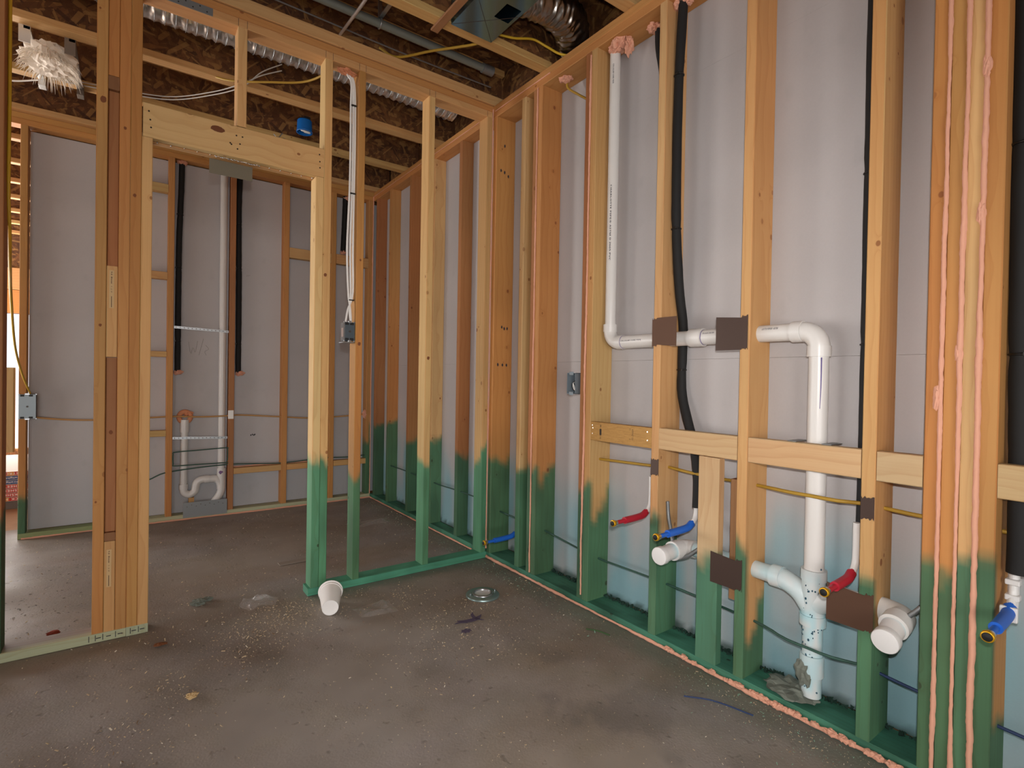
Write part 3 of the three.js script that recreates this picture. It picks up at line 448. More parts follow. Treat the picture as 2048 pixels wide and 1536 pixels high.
{
  const z1 = -1.80, z2 = -0.842, yh = 1.292, r1 = 0.0255, r2 = 0.0305;
  const v = thing('vent_pipe', 'white plastic vent pipe running from top plate across studs and down', 'pipe', [PX, 0.06, z2]);
  obj('riser', cyl([PX, yh + 0.07, z1], [PX, H + 0.05, z1], r1, 32), mat.pvc, v);
  obj('elbow', elbow([PX, yh, z1], [0, 1, 0], [0, 0, 1], r1 * 1.08), mat.pvc, v);
  obj('run', cyl([PX, yh, z1 + 0.05], [PX, yh, z2 - 0.05], r2, 32), mat.pvc, v);
  obj('coupling', [cyl([PX, yh, -1.345], [PX, yh, -1.285], r2 * 1.22, 32), cyl([PX, yh, -1.302], [PX, yh, -1.283], r2 * 1.12, 32)], mat.pvc, v);
  for (const [a, b] of [[z1 + 0.088, z1 + 0.0905], [-1.284, -1.2805]]) obj('primer_ring', cyl([PX, yh, a], [PX, yh, b], r2 * 1.025, 28), M(0x6f5f94, 0.5), v);
  obj('elbow', elbow([PX, yh, z2], [0, 0, -1], [0, -1, 0], r2), mat.pvc, v);
  obj('stack', cyl([PX, 0.40, z2], [PX, yh - 0.06, z2], r2, 36), mat.pvc, v);
  obj('primer_drip', [sweep([[PX - r2 * 0.80, 1.2, z2 + r2 * 0.62], [PX - r2 * 0.80, 1.1, z2 + r2 * 0.62], [PX - r2 * 0.83, 1.03, z2 + r2 * 0.57]], t => 0.0022 * (1 - 0.6 * t), { seg: 16, rad: 6 })], M(0x5a4a86, 0.5), v);
  // low tee with its two branches
  const dyeBlue = (y0, y1) => g => paintGrid(g, (x, y, z) => { const t = smooth(y0, y1, y + 0.03 * vnoise(z * 40, y * 12, 9)) * (0.5 + 0.4 * vnoise(x * 60 + z * 40, y * 30, 11)); return [0.67, 0.65, 0.63].map((q, i) => mix(q, [0.35, 0.62, 0.68][i], clamp(t))); });
  const pvcDyed = new THREE.MeshPhysicalMaterial({ vertexColors: true, roughness: 0.36 });
  const rows = (a, b, r, n = 24, rad = 32) => sweep([a, b], r, { seg: n, rad, straight: true });
  obj('drain_tee', [rows([PX, 0.30, z2], [PX, 0.475, z2], r2 * 1.18), rows([PX, 0.30, z2], [PX, 0.335, z2], r2 * 1.32), rows([PX, 0.452, z2], [PX, 0.487, z2], r2 * 1.30), sweep([[PX, 0.425, z2 - 0.13], [PX, 0.42, z2 - 0.09], [PX, 0.395, z2 - 0.04], [PX, 0.345, z2]], r2 * 1.12, { seg: 24, rad: 24 }), sweep([[PX, 0.425, z2 + 0.10], [PX, 0.41, z2 + 0.06], [PX, 0.36, z2]], r2 * 1.12, { seg: 20, rad: 24 }), rows([PX, 0.425, z2 - 0.14], [PX, 0.425, z2 - 0.105], r2 * 1.25)].map(dyeBlue(0.6, 0.36)), pvcDyed, v);
  obj('stack', [rows([PX, 0.06, z2], [PX, 0.31, z2], r2), rows([PX, 0.13, z2], [PX, 0.20, z2], r2 * 1.2)].map(dyeBlue(0.6, 0.2)), pvcDyed, v);
  obj('branch', [rows([PX, 0.428, -1.30], [PX, 0.425, z2 - 0.11], r2)].map(dyeBlue(0.55, 0.4)), pvcDyed, v);
  obj('branch', [rows([PX, 0.425, z2 + 0.08], [PX, 0.418, -0.62], r2)].map(dyeBlue(0.4, 0.1)), pvcDyed, v);
  obj('mortar_patch', [blob([PX - 0.012, 0.14, z2 - 0.012], 0.036, 0.25, 3, 61, [0.8, 1.6, 0.9]), blob([PX - 0.01, 0.055, z2 - 0.06], 0.055, 0.4, 3, 62, [1.2, 0.4, 1.5])], mat.mud, v);
  const spots = [], R = mulberry(77); for (let i = 0; i < 70; i++) { const y = mix(0.08, 0.5, R()), a = mix(1.6, 4.7, R()), q = y > 0.3 && y < 0.475 ? r2 * 1.18 : r2; spots.push(new THREE.SphereGeometry(0.0014 + R() * 0.0022, 6, 5).scale(1, 1.3, 1).translate(PX + Math.cos(a) * q, y, z2 + Math.sin(a) * q * -1)); }
  obj('dye_speckles', spots, M(0x1e4a5c, 0.7), v).userData.kind = 'stuff';
  const facing = [-1, 0.25, 0.75];
  const text1 = printTex('CHARLOTTE PIPE® ASTM D 2665 PVC', 1024, 48, 34), text2 = printTex('LOTTE PIPE®  ASTM', 512, 48, 34), text3 = printTex('CELLULAR CORE PIPE', 512, 48, 30);
  obj('pipe_print', ...printBand([PX, 2.05, z1], [PX, 1.42, z1], r1, [-1, 0, 0.45], 0.014, text1), v); obj('pipe_print', ...printBand([PX, 2.62, z1], [PX, 2.46, z1], r1, [-1, 0, 0.45], 0.014, text3), v);
  obj('pipe_print', ...printBand([PX, yh, -1.71], [PX, yh, -1.50], r2, [-1, 0.12, 0], 0.014, text3), v); obj('pipe_print', ...printBand([PX, yh, -1.275], [PX, yh, -1.185], r2, [-1, 0.5, 0], 0.013, text3), v); obj('pipe_print', ...printBand([PX, yh, -1.03], [PX, yh, -0.935], r2, [-1, 0.55, 0], 0.016, text2), v);
  obj('foam_collar', [blob([PX - 0.006, H - 0.018, z1 + 0.005], 0.036, 0.35, 2.5, 71, [1, 0.6, 1]), blob([PX - 0.03, H - 0.01, z1 + 0.05], 0.034, 0.4, 2.5, 72, [0.9, 0.9, 1]), blob([PX - 0.015, H - 0.045, z1 + 0.10], 0.024, 0.5, 2.5, 73, [0.9, 1.6, 0.9])], mat.foam, v);
  // capped stubs that point into the room
  const stub = (z, len, label, drop = 0) => {
    const s = thing('drain_stub', label, 'pipe', [PX, 0.39, z]);
    obj('hub', [sweep([[PX, 0.427, z + (z < -1 ? 0.05 : -0.07)], [PX, 0.424, z + (z < -1 ? 0.02 : -0.03)], [PX - 0.02, 0.424, z], [PX - 0.05, 0.424, z]], r2 * 1.14, { seg: 16, rad: 24 }), cyl([PX - 0.085, 0.423 - drop * 0.35, z], [PX - 0.045, 0.424 - drop * 0.1, z], r2 * 1.26, 32)], mat.pvc, s);
    obj('stub', [rows([PX - 0.08, 0.424 - drop * 0.4, z], [W - len, 0.418 - drop, z], r2 * 1.02)].map(g => paintGrid(g, (x) => { const t = smooth(W - len + 0.03, W + 0.0, x); return [0.67, 0.65, 0.63].map((q, i) => mix(q, [0.42, 0.70, 0.76][i], t * 0.8)); })), pvcDyed, s);
    obj('cap', along(lathe([[0, 0.016], [r2 * 1.08, 0.015], [r2 * 1.16, 0.011], [r2 * 1.16, -0.012], [r2, -0.012]], 36), [W - len, 0.418 - drop, z], [-1, -0.05 - drop * 5, 0]), mat.boneWhite, s);
    return s;
  };
  const s1 = stub(-1.352, 0.085, 'capped white drain stub under the blue stub beside the short stud');
  const s2 = stub(-0.583, 0.062, 'capped white drain stub beside the four stud post', 0.028);
  for (const [s, pts] of [[s1, [[W + 0.06, 0.60, -1.436], [W + 0.06, 0.54, -1.43], [W + 0.045, 0.47, -1.40], [W + 0.02, 0.392, -1.36], [W + 0.02, 0.40, -1.32], [W + 0.05, 0.46, -1.25]]], [s2, [[W + 0.03, 0.48, -0.53], [W + 0.025, 0.46, -0.545], [W + 0.03, 0.40, -0.60]]]]) {
    const g = new THREE.TubeGeometry(new THREE.CatmullRomCurve3(pts.map(vec)), 40, 0.008, 6).scale(1, 1, 1); obj('strap', g, mat.galvDull, s);
  }
}

// ---------------------------------------------------------------- pipes sleeved in black foam
function sleeved(name, label, pts, r, ties, foamAt = []) {
  const t = thing(name, label, 'pipe', [pts[0][0], Math.min(...pts.map(p => p[1])), pts[0][2]], 'pipes sleeved in black foam');
  const c = new THREE.CatmullRomCurve3(pts.map(vec));
  obj('foam_sleeve', sweep(pts, r, { seg: 60, rad: 18, bump: (u, a) => 0.05 * vnoise(u * 40, a, 3) - 0.12 * ties.reduce((m, y) => Math.max(m, Math.exp(-Math.pow((c.getPointAt(u).y - y) / 0.016, 2))), 0) }), mat.rubber, t);
  for (const y of ties) { let best = 0, d = 9; for (let i = 0; i <= 300; i++) { const e = Math.abs(c.getPointAt(i / 300).y - y); if (e < d) { d = e; best = i / 300; } } const p = c.getPointAt(best); obj('cable_tie', [new THREE.TorusGeometry(r * 0.98, 0.003, 8, 28).rotateX(Math.PI / 2).translate(p.x, p.y, p.z), rbox(p.x - r * 0.9 - 0.006, p.x - r * 0.9 + 0.004, p.y - 0.005, p.y + 0.005, p.z + r * 0.2, p.z + r * 0.2 + 0.012, 0.001)], mat.tie, t); }
  foamAt.forEach(([p, q], i) => obj('foam_plug', blob(p, q, 0.4, 3, 40 + i, [1.1, 0.7, 1.1]), mat.foam, t));
  return t;
}
sleeved('insulated_pipe', 'black sleeved pipe curving behind the blocking past the horizontal white pipe', [[W + 0.06, H + 0.03, -1.405], [W + 0.055, 2.4, -1.418], [W + 0.055, 2.117, -1.421], [W + 0.06, 1.776, -1.421], [W + 0.088, 1.5, -1.419], [W + 0.119, 1.36, -1.420], [W + 0.121, 1.24, -1.421], [W + 0.115, 1.077, -1.417], [W + 0.10, 0.95, -1.374], [W + 0.09, 0.86, -1.336], [W + 0.08, 0.73, -1.306], [PX, 0.60, -1.298]], 0.0195, [2.40, 1.755, 1.165], [[[PX - 0.01, H - 0.005, -1.43], 0.03], [[PX - 0.01, H - 0.006, -1.385], 0.024]]);
sleeved('insulated_pipe', 'black sleeved pipe at top plate just left of the curving one', [[W + 0.105, H + 0.03, -1.570], [W + 0.10, 2.6, -1.560], [W + 0.10, 2.46, -1.535], [W + 0.10, 2.2, -1.515], [W + 0.10, 1.6, -1.508], [W + 0.10, 0.69, -1.508]], 0.018, [], [[[W + 0.09, H - 0.01, -1.585], 0.028]]);
sleeved('insulated_pipe', 'black sleeved pipe hugging the stud right of the white stack', [[W + 0.10, H + 0.03, -0.716], [W + 0.10, 1.8, -0.714], [W + 0.10, 1.2, -0.712], [W + 0.10, 0.66, -0.713]], 0.016, [1.79, 1.243]);
sleeved('insulated_pipe', 'thick black sleeved pipe at the right edge beside the foam beaded post', [[PX, H + 0.03, -0.355], [PX, 1.75, -0.347], [PX - 0.002, 1.2, -0.340], [PX - 0.004, 0.9, -0.335], [PX - 0.006, 0.63, -0.333]], 0.027, [1.748, 1.20]);
sleeved('insulated_pipe', 'black sleeved pipe in the closet beside the leftmost stud bay', [[0.327, H + 0.02, -4.735], [0.324, 2.5, -4.735], [0.313, 2.0, -4.735], [0.312, 1.12, -4.735]], 0.020, [2.3, 1.9, 1.35], [[[0.315, 1.115, -4.735], 0.026], [[0.33, H - 0.01, -4.735], 0.028]]);
sleeved('insulated_pipe', 'black sleeved pipe in the closet right of the reddish stud', [[0.722, H + 0.02, -4.735], [0.716, 2.4, -4.735], [0.722, 1.8, -4.735], [0.724, 1.12, -4.735]], 0.021, [2.3, 1.95, 1.35], [[[0.735, 1.115, -4.735], 0.028]]);
sleeved('insulated_pipe', 'short black sleeved pipe near the closet corner above the block', [[1.567, H + 0.01, -4.735], [1.562, 2.5, -4.735], [1.552, 2.205, -4.735]], 0.022, [], [[[1.552, 2.205, -4.735], 0.024], [[1.585, H - 0.015, -4.735], 0.03]]);

// ---------------------------------------------------------------- coloured water stubs
function waterStub(colour, y, z, len, label, bracket) {
  const t = thing('water_stub', label, 'pipe', [PX, y, z], 'plastic water stubs poking out of the wall'), m = colour === 'red' ? mat.red : mat.blue, xe = W - len;
  obj('tube', sweep([[PX - 0.012, y + 0.028, z], [PX - 0.045, y + 0.006, z], [W - 0.02, y, z], [xe + 0.02, y - 0.004, z]], 0.0085, { seg: 40, rad: 16 }), m, t);
  obj('outer_sleeve', sweep([[PX - 0.03, y + 0.016, z], [PX - 0.055, y + 0.004, z], [W - 0.03, y, z], [xe + 0.075, y - 0.002, z]], 0.0145, { seg: 30, rad: 18 }), m, t);
  obj('crimp_ring', cyl([xe + 0.012, y - 0.004, z], [xe + 0.028, y - 0.004, z], 0.0105, 22), mat.nailBright, t);
  obj('end_ring', along(lathe([[0.006, 0], [0.0125, 0], [0.0138, 0.002], [0.0138, 0.010], [0.012, 0.012], [0.006, 0.012]], 28), [xe + 0.014, y - 0.004, z], [-1, 0, 0]), mat.brass, t);
  obj('plug', along(lathe([[0, 0.0155], [0.0095, 0.0145], [0.0105, 0.0125], [0.0105, 0]], 24), [xe + 0.014, y - 0.004, z], [-1, 0, 0]), mat.black, t);
  obj('riser', sweep([[PX - 0.022, y + 0.016, z], [PX - 0.006, y + 0.04, z], [PX, y + 0.075, z], [PX, y + 0.17, z]], 0.0105, { seg: 20, rad: 14 }), mat.boneWhite, t);
  if (bracket) obj('bend_support', [sweep([[PX + 0.008, y + 0.125, z], [PX + 0.006, y + 0.06, z], [PX - 0.005, y + 0.01, z], [PX - 0.045, y - 0.012, z]], 0.011, { seg: 20, rad: 10 }), rbox(PX - 0.012, PX + 0.016, y + 0.10, y + 0.135, z - 0.015, z + 0.015, 0.003), rbox(PX - 0.018, PX + 0.006, y + 0.03, y + 0.045, z - 0.015, z + 0.015, 0.003), rbox(PX - 0.018, PX + 0.006, y + 0.07, y + 0.085, z - 0.015, z + 0.015, 0.003), rbox(PX - 0.05, PX - 0.038, y - 0.016, y + 0.022, z - 0.018, z + 0.018, 0.003)], mat.boneWhite, t);
  return t;
}
waterStub('red', 0.520, -1.535, 0.172, 'red water stub poking out left of the deep stud with dark plate');
waterStub('blue', 0.523, -1.302, 0.186, 'blue water stub above the capped drain stub');
waterStub('red', 0.503, -0.716, 0.150, 'red water stub in front of the white stack and brown plate');
waterStub('blue', 0.527, -0.345, 0.168, 'blue water stub with white bend support at the right edge', true);
waterStub('blue', 0.187, -2.500, 0.180, 'blue water stub low in the corner by the partition');

// ---------------------------------------------------------------- nail guard plates
function guardPlate(z0, z1, y0, y1, m, label, side, turn = 0) {             // side -1: teeth at the far end, 1: near end, 0: all along
  const w = z1 - z0, h = y1 - y0, s = new THREE.Shape(), n = 0.006, d = 0.028;
  const xa = side === 0 ? w : d, notch = (o) => side <= 0 && side !== 0 ? o : o;
  const tx = side >= 0 ? [w - xa, w] : [0, xa], k = [0.12, 0.3, 0.42, 0.58, 0.7, 0.88].map(t => mix(tx[0], tx[1], t));
  s.moveTo(0, 0); const edge = (y, sg, xs) => xs.forEach((x, i) => s.lineTo(x, y + sg * (i % 2 ? n : 0) + (i % 3 === 2 ? sg * n * 0.5 : 0)));
  edge(0, 1, k); s.lineTo(w, 0); s.lineTo(w, h); edge(h, -1, k.slice().reverse()); s.lineTo(0, h); s.closePath();
  const g = new THREE.ExtrudeGeometry(s, { depth: 0.0014, bevelEnabled: false }); g.rotateY(-Math.PI / 2).translate(W - 0.0012, y0, z0);   // local x runs along +z
  const o = obj('nail_plate', g, m); o.userData = { label, category: 'nail plate', group: 'steel nail plates on the studs' }; return o;
}
guardPlate(-1.485, -1.362, 1.257, 1.379, mat.steelBrown, 'dark brown nail plate where the white pipe crosses beside the black sleeve', -1);
guardPlate(-1.182, -1.055, 1.232, 1.358, mat.steelDark, 'mottled grey brown nail plate left of the pipe elbow', 1);
guardPlate(-1.185, -1.057, 0.352, 0.468, mat.steelDark, 'dark nail plate over the short stud low on the wall', 1);
guardPlate(-0.769, -0.638, 0.366, 0.484, mat.steelBrown, 'rusty brown nail plate below the right red stub', 1);
guardPlate(-1.478, -1.438, 0.712, 0.784, mat.steelDark, 'small dark nail plate over the yellow cable left of the short stud', 0);
guardPlate(-0.679, -0.642, 0.704, 0.776, mat.steelDark, 'small dark nail plate over the yellow cable right of the white stack', 0);
{ const g = rbox(0.649, 0.688, 0.755, 0.822, -B - 0.0005, -B + 0.002, 0.0005); tagOne('nail_plate', g, M(0xdedbd6, 0.5, { metalness: 0.3 }), 'small bright nail plate on the reddish closet stud', 'nail plate', 'steel nail plates on the studs'); }
function tagOne(name, geo, m, label, category, group) { const o = obj(name, geo, m); o.userData = { label, category }; if (group) o.userData.group = group; return o; }
tagOne('door_guard_plate', rbox(0.302, 0.484, 2.04, 2.16, -D - THIN - 0.002, -D - THIN - 0.0004, 0.0006), M(0x77705f, 0.5, { metalness: 0.4 }), 'grey steel plate hanging behind the door header', 'steel plate');
{ const g = [rbox(0.354, 0.65, 0.014, 0.128, -B + 0.0005, -B + 0.003, 0.001)]; const o = thing('shield_plate', 'dull grey steel plate at the foot of the closet wall below the trap', 'steel plate', [0.5, 0.014, -B]); obj('plate', g, mat.galvDull, o); const hl = []; for (let i = 0; i < 9; i++) hl.push(cyl([0.38 + i * 0.03, 0.095 + 0.012 * (i % 2), -B + 0.003], [0.38 + i * 0.03, 0.095 + 0.012 * (i % 2), -B + 0.0036], 0.003, 8)); obj('holes', hl, mat.steelDark, o).userData.kind = 'stuff'; }

// printed block between the studs
{
  const tex = canvasTex(1024, 256, (c, w, h) => {
    const R = mulberry(4); c.fillStyle = '#b08445'; c.fillRect(0, 0, w, h); for (let i = 0; i < 900; i++) { c.fillStyle = R() < 0.5 ? 'rgba(120,82,36,0.25)' : 'rgba(205,165,98,0.25)'; c.fillRect(R() * w, R() * h, 20 + R() * 80, 1 + R() * 3); }
    c.fillStyle = '#2d2013'; c.save(); c.translate(200, 230); c.rotate(-Math.PI / 2); c.font = 'bold 34px sans-serif'; c.fillText('11 RATED 16', 0, 0); c.fillRect(60, -30, 80, 34); c.restore();
    c.save(); c.translate(720, 40); c.rotate(Math.PI / 2); c.font = '34px sans-serif'; c.fillText('APPAT 53', 0, 0); c.font = '26px sans-serif'; c.fillText('E1', -4, 38); c.fillText('8', 128, 38); c.restore();
  });
  const g = rbox(W + 0.001, W + 0.033, 0.824, 0.912, -1.8485, -1.4805, 0.002), P = g.attributes.position, U = g.attributes.uv;
  for (let i = 0; i < P.count; i++) U.setXY(i, (P.getZ(i) + 1.8485) / 0.368, (P.getY(i) - 0.824) / 0.088);
  const o = obj('strand_block', g, new THREE.MeshStandardMaterial({ map: tex, roughness: 0.7 }), wallRight); o.userData.label = 'printed tan strand lumber block';
  const nb = []; for (const [y, z] of [[0.896, -1.835], [0.883, -1.831], [0.856, -1.834], [0.893, -1.502], [0.857, -1.501]]) nb.push(cyl([W + 0.002, y, z], [W - 0.0006, y, z], 0.003, 10)); nb.forEach(g => obj('screw_head', g, mat.nailBright, o));
}

// ---------------------------------------------------------------- cables
function cable(name, label, pts, r, m, group, opt = {}) { const o = obj(name, sweep(pts, r, { seg: opt.seg ?? 60, rad: 8, ...opt }), m); o.userData = { label, category: 'cable' }; if (group) o.userData.group = group; return o; }
cable('electrical_cable', 'yellow cable threaded through the right wall studs below the blocking', [[PX, 0.722, -1.90], [PX - 0.005, 0.728, -1.80], [PX, 0.738, -1.53], [PX, 0.745, -1.46], [PX - 0.006, 0.737, -1.29], [PX, 0.735, -1.05], [W + 0.035, 0.739, -0.92], [W + 0.031, 0.740, -0.84], [W + 0.036, 0.739, -0.76], [PX, 0.737, -0.69], [PX, 0.731, -0.55], [PX, 0.73, -0.36], [PX, 0.728, -0.1]], 0.0062, mat.yellow);
cable('trace_wire', 'thin green dyed wire low through the right wall studs', [[PX, 0.288, -2.80], [PX, 0.282, -2.55], [PX, 0.276, -2.31], [PX, 0.245, -1.98], [PX, 0.236, -1.86], [PX, 0.242, -1.46], [PX, 0.233, -1.06], [W + 0.034, 0.232, -0.92], [W + 0.031, 0.232, -0.84], [W + 0.036, 0.231, -0.77], [PX - 0.01, 0.231, -0.70]], 0.0048, mat.greenWire);
cable('trace_wire', 'thin blue wire low beside the post', [[PX, 0.231, -0.698], [PX, 0.226, -0.655], [PX, 0.217, -0.55], [PX, 0.21, -0.36], [PX, 0.2, -0.1]], 0.0048, mat.blueWire);
cable('trace_wire', 'thin dark wire along the closet side wall', [[W + 0.03, 0.345, -4.32], [W + 0.03, 0.346, -3.98], [W + 0.03, 0.333, -3.47], [W + 0.03, 0.338, -3.17], [W + 0.03, 0.337, -2.85]], 0.0045, mat.greenWire);
cable('electrical_cable', 'yellow cable from top plate foam to the double stud', [[W + 0.07, H, -2.145], [W + 0.075, 2.66, -2.14], [W + 0.09, 2.60, -2.07], [W + 0.095, 2.54, -2.00], [W + 0.095, 2.45, -1.95]], 0.006, mat.yellow);
obj('foam_plug', [blob([W + 0.055, H - 0.004, -2.135], 0.03, 0.45, 3, 91, [1, 0.5, 1.2])], mat.foam, wallRight);
obj('foam_plug', [blob([W + 0.02, H - 0.02, -2.44], 0.009, 0.4, 3, 92, [1, 1.4, 1])], mat.foam, wallRight);
cable('electrical_cable', 'tan cable strung across the closet back wall', [[-0.49, 0.80, -B - 0.02], [-0.40, 0.785, -B - 0.02], [-0.19, 0.771, -B - 0.02], [0.158, 0.779, -B - 0.02], [0.282, 0.783, -B - 0.02], [0.46, 0.775, -B - 0.02], [0.648, 0.778, -B - 0.02], [0.737, 0.782, -B - 0.02], [1.037, 0.760, -B - 0.02], [1.28, 0.742, -B - 0.02], [1.58, 0.751, -B - 0.02], [1.765, 0.764, -B - 0.02]], 0.006, mat.tan);
obj('foam_plug', blob([1.762, 0.765, -B - 0.02], 0.025, 0.4, 3, 93, [0.9, 1.2, 0.8]), mat.foam, wallBack);
cable('trace_wire', 'thin green wire sagging across the closet back wall', [[0.05, 0.29, -B - 0.013], [0.153, 0.329, -B - 0.013], [0.271, 0.370, -B - 0.013], [0.657, 0.394, -B - 0.013], [1.049, 0.374, -B - 0.013], [1.377, 0.391, -B - 0.013], [1.6, 0.384, -B - 0.013], [1.76, 0.391, -B - 0.013]], 0.0045, mat.greenWire);
{ const z = -B - 0.004; cable('trace_wire', 'thin wire loop around the trap pipes in the closet', [[0.655, 0.404, z], [0.64, 0.41, z], [0.47, 0.412, z], [0.30, 0.413, z], [0.288, 0.43, z], [0.287, 0.50, z], [0.30, 0.515, z], [0.47, 0.522, z], [0.645, 0.528, z], [0.65, 0.515, z], [0.651, 0.45, z], [0.645, 0.42, z]], 0.0042, mat.greenWire, null, { seg: 120 }); }
cable('electrical_cable', 'yellow cable hanging down the left stud to the far box', [[-0.371, H + 0.0, -2.80], [-0.371, 2.4, -2.80], [-0.371, 2.143, -2.80], [-0.372, 1.8, -2.80], [-0.375, 1.627, -2.86], [-0.395, 1.55, -3.02], [-0.453, 1.46, -3.5], [-0.50, 1.24, -4.0], [-0.515, 1.08, -4.4], [-0.508, 0.96, -4.66]], 0.006, mat.yellowBright);
// three white cables down to the grey box
for (const [i, d] of [[0, -0.010], [1, 0.003], [2, 0.014]]) cable('electrical_cable', ['leftmost white cable running down to the grey box on the partition', 'middle white cable running down to the grey box on the partition', 'rightmost white cable running down to the grey box on the partition'][i], [[0.925 + d * 0.6, H + 0.01, -2.784 - d], [0.93 + d, H - 0.02, -2.783], [0.950 + d, 2.645, -2.782 - d * 0.8], [0.952 + d, 2.52, -2.782], [0.953 + d, 2.30, -2.780], [0.951 + d, 2.067, -2.780], [0.945 + d * 1.3, 1.775, -2.778], [0.951 + d, 1.55, -2.776], [[0.951, 0.947, 0.938][i], 1.46, -2.770], [[0.955, 0.953, 0.924][i], 1.385, -2.765]], 0.0052, mat.white, 'white cables to the grey box', { seg: 90 });
for (const y of [2.53, 2.07, 1.51]) obj('cable_clip', rbox(0.942, 0.975, y - 0.003, y + 0.003, -2.795, -2.768, 0.001), mat.tie, wallMid);
// cables between the joists
cable('electrical_cable', 'yellow cable slanting under the ceiling pipe to the joist', [[1.10, 2.90, -2.80], [1.18, 2.853, -2.745], [1.28, 2.815, -2.52], [1.394, 2.79, -2.32], [1.43, 2.80, -2.27]], 0.0065, mat.yellow);
cable('electrical_cable', 'yellow cable arching over the right top plate near the duct', [[1.50, 2.84, -2.236], [1.586, 2.845, -2.215], [1.69, 2.872, -2.20], [1.755, 2.85, -2.175], [1.80, 2.805, -2.125], [1.84, 2.79, -2.09]], 0.006, mat.yellowBright);
cable('electrical_cable', 'yellow cable across the closet ceiling behind the partition', [[0.38, 2.80, -3.475], [0.46, 2.75, -3.36], [0.62, 2.735, -3.22], [0.80, 2.74, -3.08], [0.90, 2.745, -2.82]], 0.006, mat.yellow);
for (const [i, y] of [[0, 0.0], [1, -0.018]]) cable('electrical_cable', ['upper white cable sagging under the closet joists', 'lower white cable sagging under the closet joists'][i], [[-0.30, 2.80 + y, -4.04], [-0.05, 2.79 + y, -3.96], [0.2, 2.785 + y, -3.86], [0.40, 2.77 + y, -3.6], [0.52, 2.755 + y, -3.36], [0.60, 2.79 - y, -3.28], [0.70, 2.835 - 2 * y, -3.24]], 0.0032, M(0xb0aaa2, 0.6), 'white cables under the closet joists');
cable('electrical_cable', 'thin pale cable at the left below the closet joist', [[-0.78, 2.79, -4.13], [-0.68, 2.765, -4.15], [-0.55, 2.755, -4.15], [-0.42, 2.779, -4.10]], 0.0045, mat.white);

// ---------------------------------------------------------------- metal boxes
function deviceBox(name, label, x0, x1, y0, y1, zf, depth, dark) {          // seen from its back: plate, sides, clamps, centre screw
  const t = thing(name, label, 'junction box', [(x0 + x1) / 2, y0, zf]), m = dark ? M(0x555f66, 0.5, { metalness: 0.6 }) : mat.boxGrey;
  obj('back_plate', rbox(x0, x1, y0, y1, zf - 0.002, zf, 0.0008), m, t);
  for (const [a, b] of [[x0, x0 + 0.0016], [x1 - 0.0016, x1]]) { const s = obj('side', box(a, b, y0 + 0.001, y1 - 0.001, zf - depth, zf - 0.001), mat.boxDark, t); }
  for (const [a, b] of [[y0, y0 + 0.0016], [y1 - 0.0016, y1]]) obj('side', box(x0 + 0.002, x1 - 0.002, a, b, zf - depth, zf - 0.001), m, t);
  const w = x1 - x0, hc = [];
  obj('centre_screw', cyl([(x0 + x1) / 2, (y0 + y1) / 2, zf - 0.001], [(x0 + x1) / 2, (y0 + y1) / 2, zf + 0.003], 0.006, 16), mat.boxDark, t);
  for (const y of [y0 + 0.008, y1 - 0.008]) for (const f of [0.22, 0.72]) { obj('knockout', rbox(x0 + w * f - 0.011, x0 + w * f + 0.009, y - 0.006, y + 0.006, zf - 0.001, zf + 0.0012, 0.002), mat.black, t); }
  for (const y of [y0 - 0.002, y1 + 0.002]) obj('clamp', rbox(x0 + w * 0.35, x0 + w * 0.65, y - 0.006, y + 0.006, zf - 0.012, zf + 0.002, 0.002), mat.galv, t);
  for (const [x, y] of [[x0 - 0.004, y0 - 0.004], [x1 - 0.004, y0 - 0.004], [x0 - 0.004, y1 - 0.004], [x1 - 0.004, y1 - 0.004]]) obj('bracket_ear', rbox(x, x + 0.008, y, y + 0.008, zf - 0.014, zf - 0.004, 0.001), mat.galv, t);
  return t;
}
deviceBox('junction_box', 'silver metal junction box by the bright gap fed by a yellow cable', -0.566, -0.481, 0.792, 0.952, -B + 0.012, 0.05, false);
{ const b = deviceBox('junction_box', 'dark grey metal junction box on the partition stud fed by white cables', 0.914, 0.966, 1.294, 1.390, -D - 0.002, 0.066, true); obj('paper_sticker', box(0.9130, 0.9138, 1.315, 1.362, -D - 0.056, -D - 0.026), mat.paperTag, b); obj('mounting_rail', rbox(0.905, 0.966, 1.283, 1.288, -D - 0.07, -D - 0.005, 0.001), mat.galv, b); }
{ // open box between the double studs on the right wall
  const t = thing('outlet_box', 'open blue grey metal outlet box with coiled wires beside the double stud', 'outlet box', [W + 0.03, 1.04, -1.985]), x0 = W - 0.004, x1 = W + 0.058, z0 = -2.018, z1 = -1.956, y0 = 1.040, y1 = 1.146, m = M(0x8b979f, 0.5, { metalness: 0.5 });
  obj('back_plate', box(x1 - 0.002, x1, y0, y1, z0, z1), m, t); for (const g of [box(x0, x1, y0, y1, z0, z0 + 0.002), box(x0, x1, y0, y1, z1 - 0.002, z1), box(x0, x1, y0, y0 + 0.002, z0, z1), box(x0, x1, y1 - 0.002, y1, z0, z1)]) obj('side', g, m, t);
  for (const y of [y1 - 0.012, y0 - 0.006]) obj('mounting_tab', rbox(x0 - 0.001, x0 + 0.002, y, y + 0.018, z0 + 0.016, z1 - 0.016, 0.0008), m, t);
  for (const [i, mm] of [[0, mat.black], [1, mat.white], [2, mat.white], [3, mat.black]]) obj('wire', sweep([[x1 - 0.01, y1 - 0.02, z1 - 0.014 + i * 0.002], [x0 + 0.024, y1 - 0.038 - i * 0.004, z1 - 0.026 - i * 0.004], [x0 + 0.014, (y0 + y1) / 2 - 0.006, z0 + 0.024 + i * 0.006], [x0 + 0.018, y0 + 0.022, z0 + 0.030 + i * 0.006], [x0 + 0.03, y0 + 0.014, z1 - 0.016]], 0.0022, { seg: 24, rad: 8 }), mm, t);
}

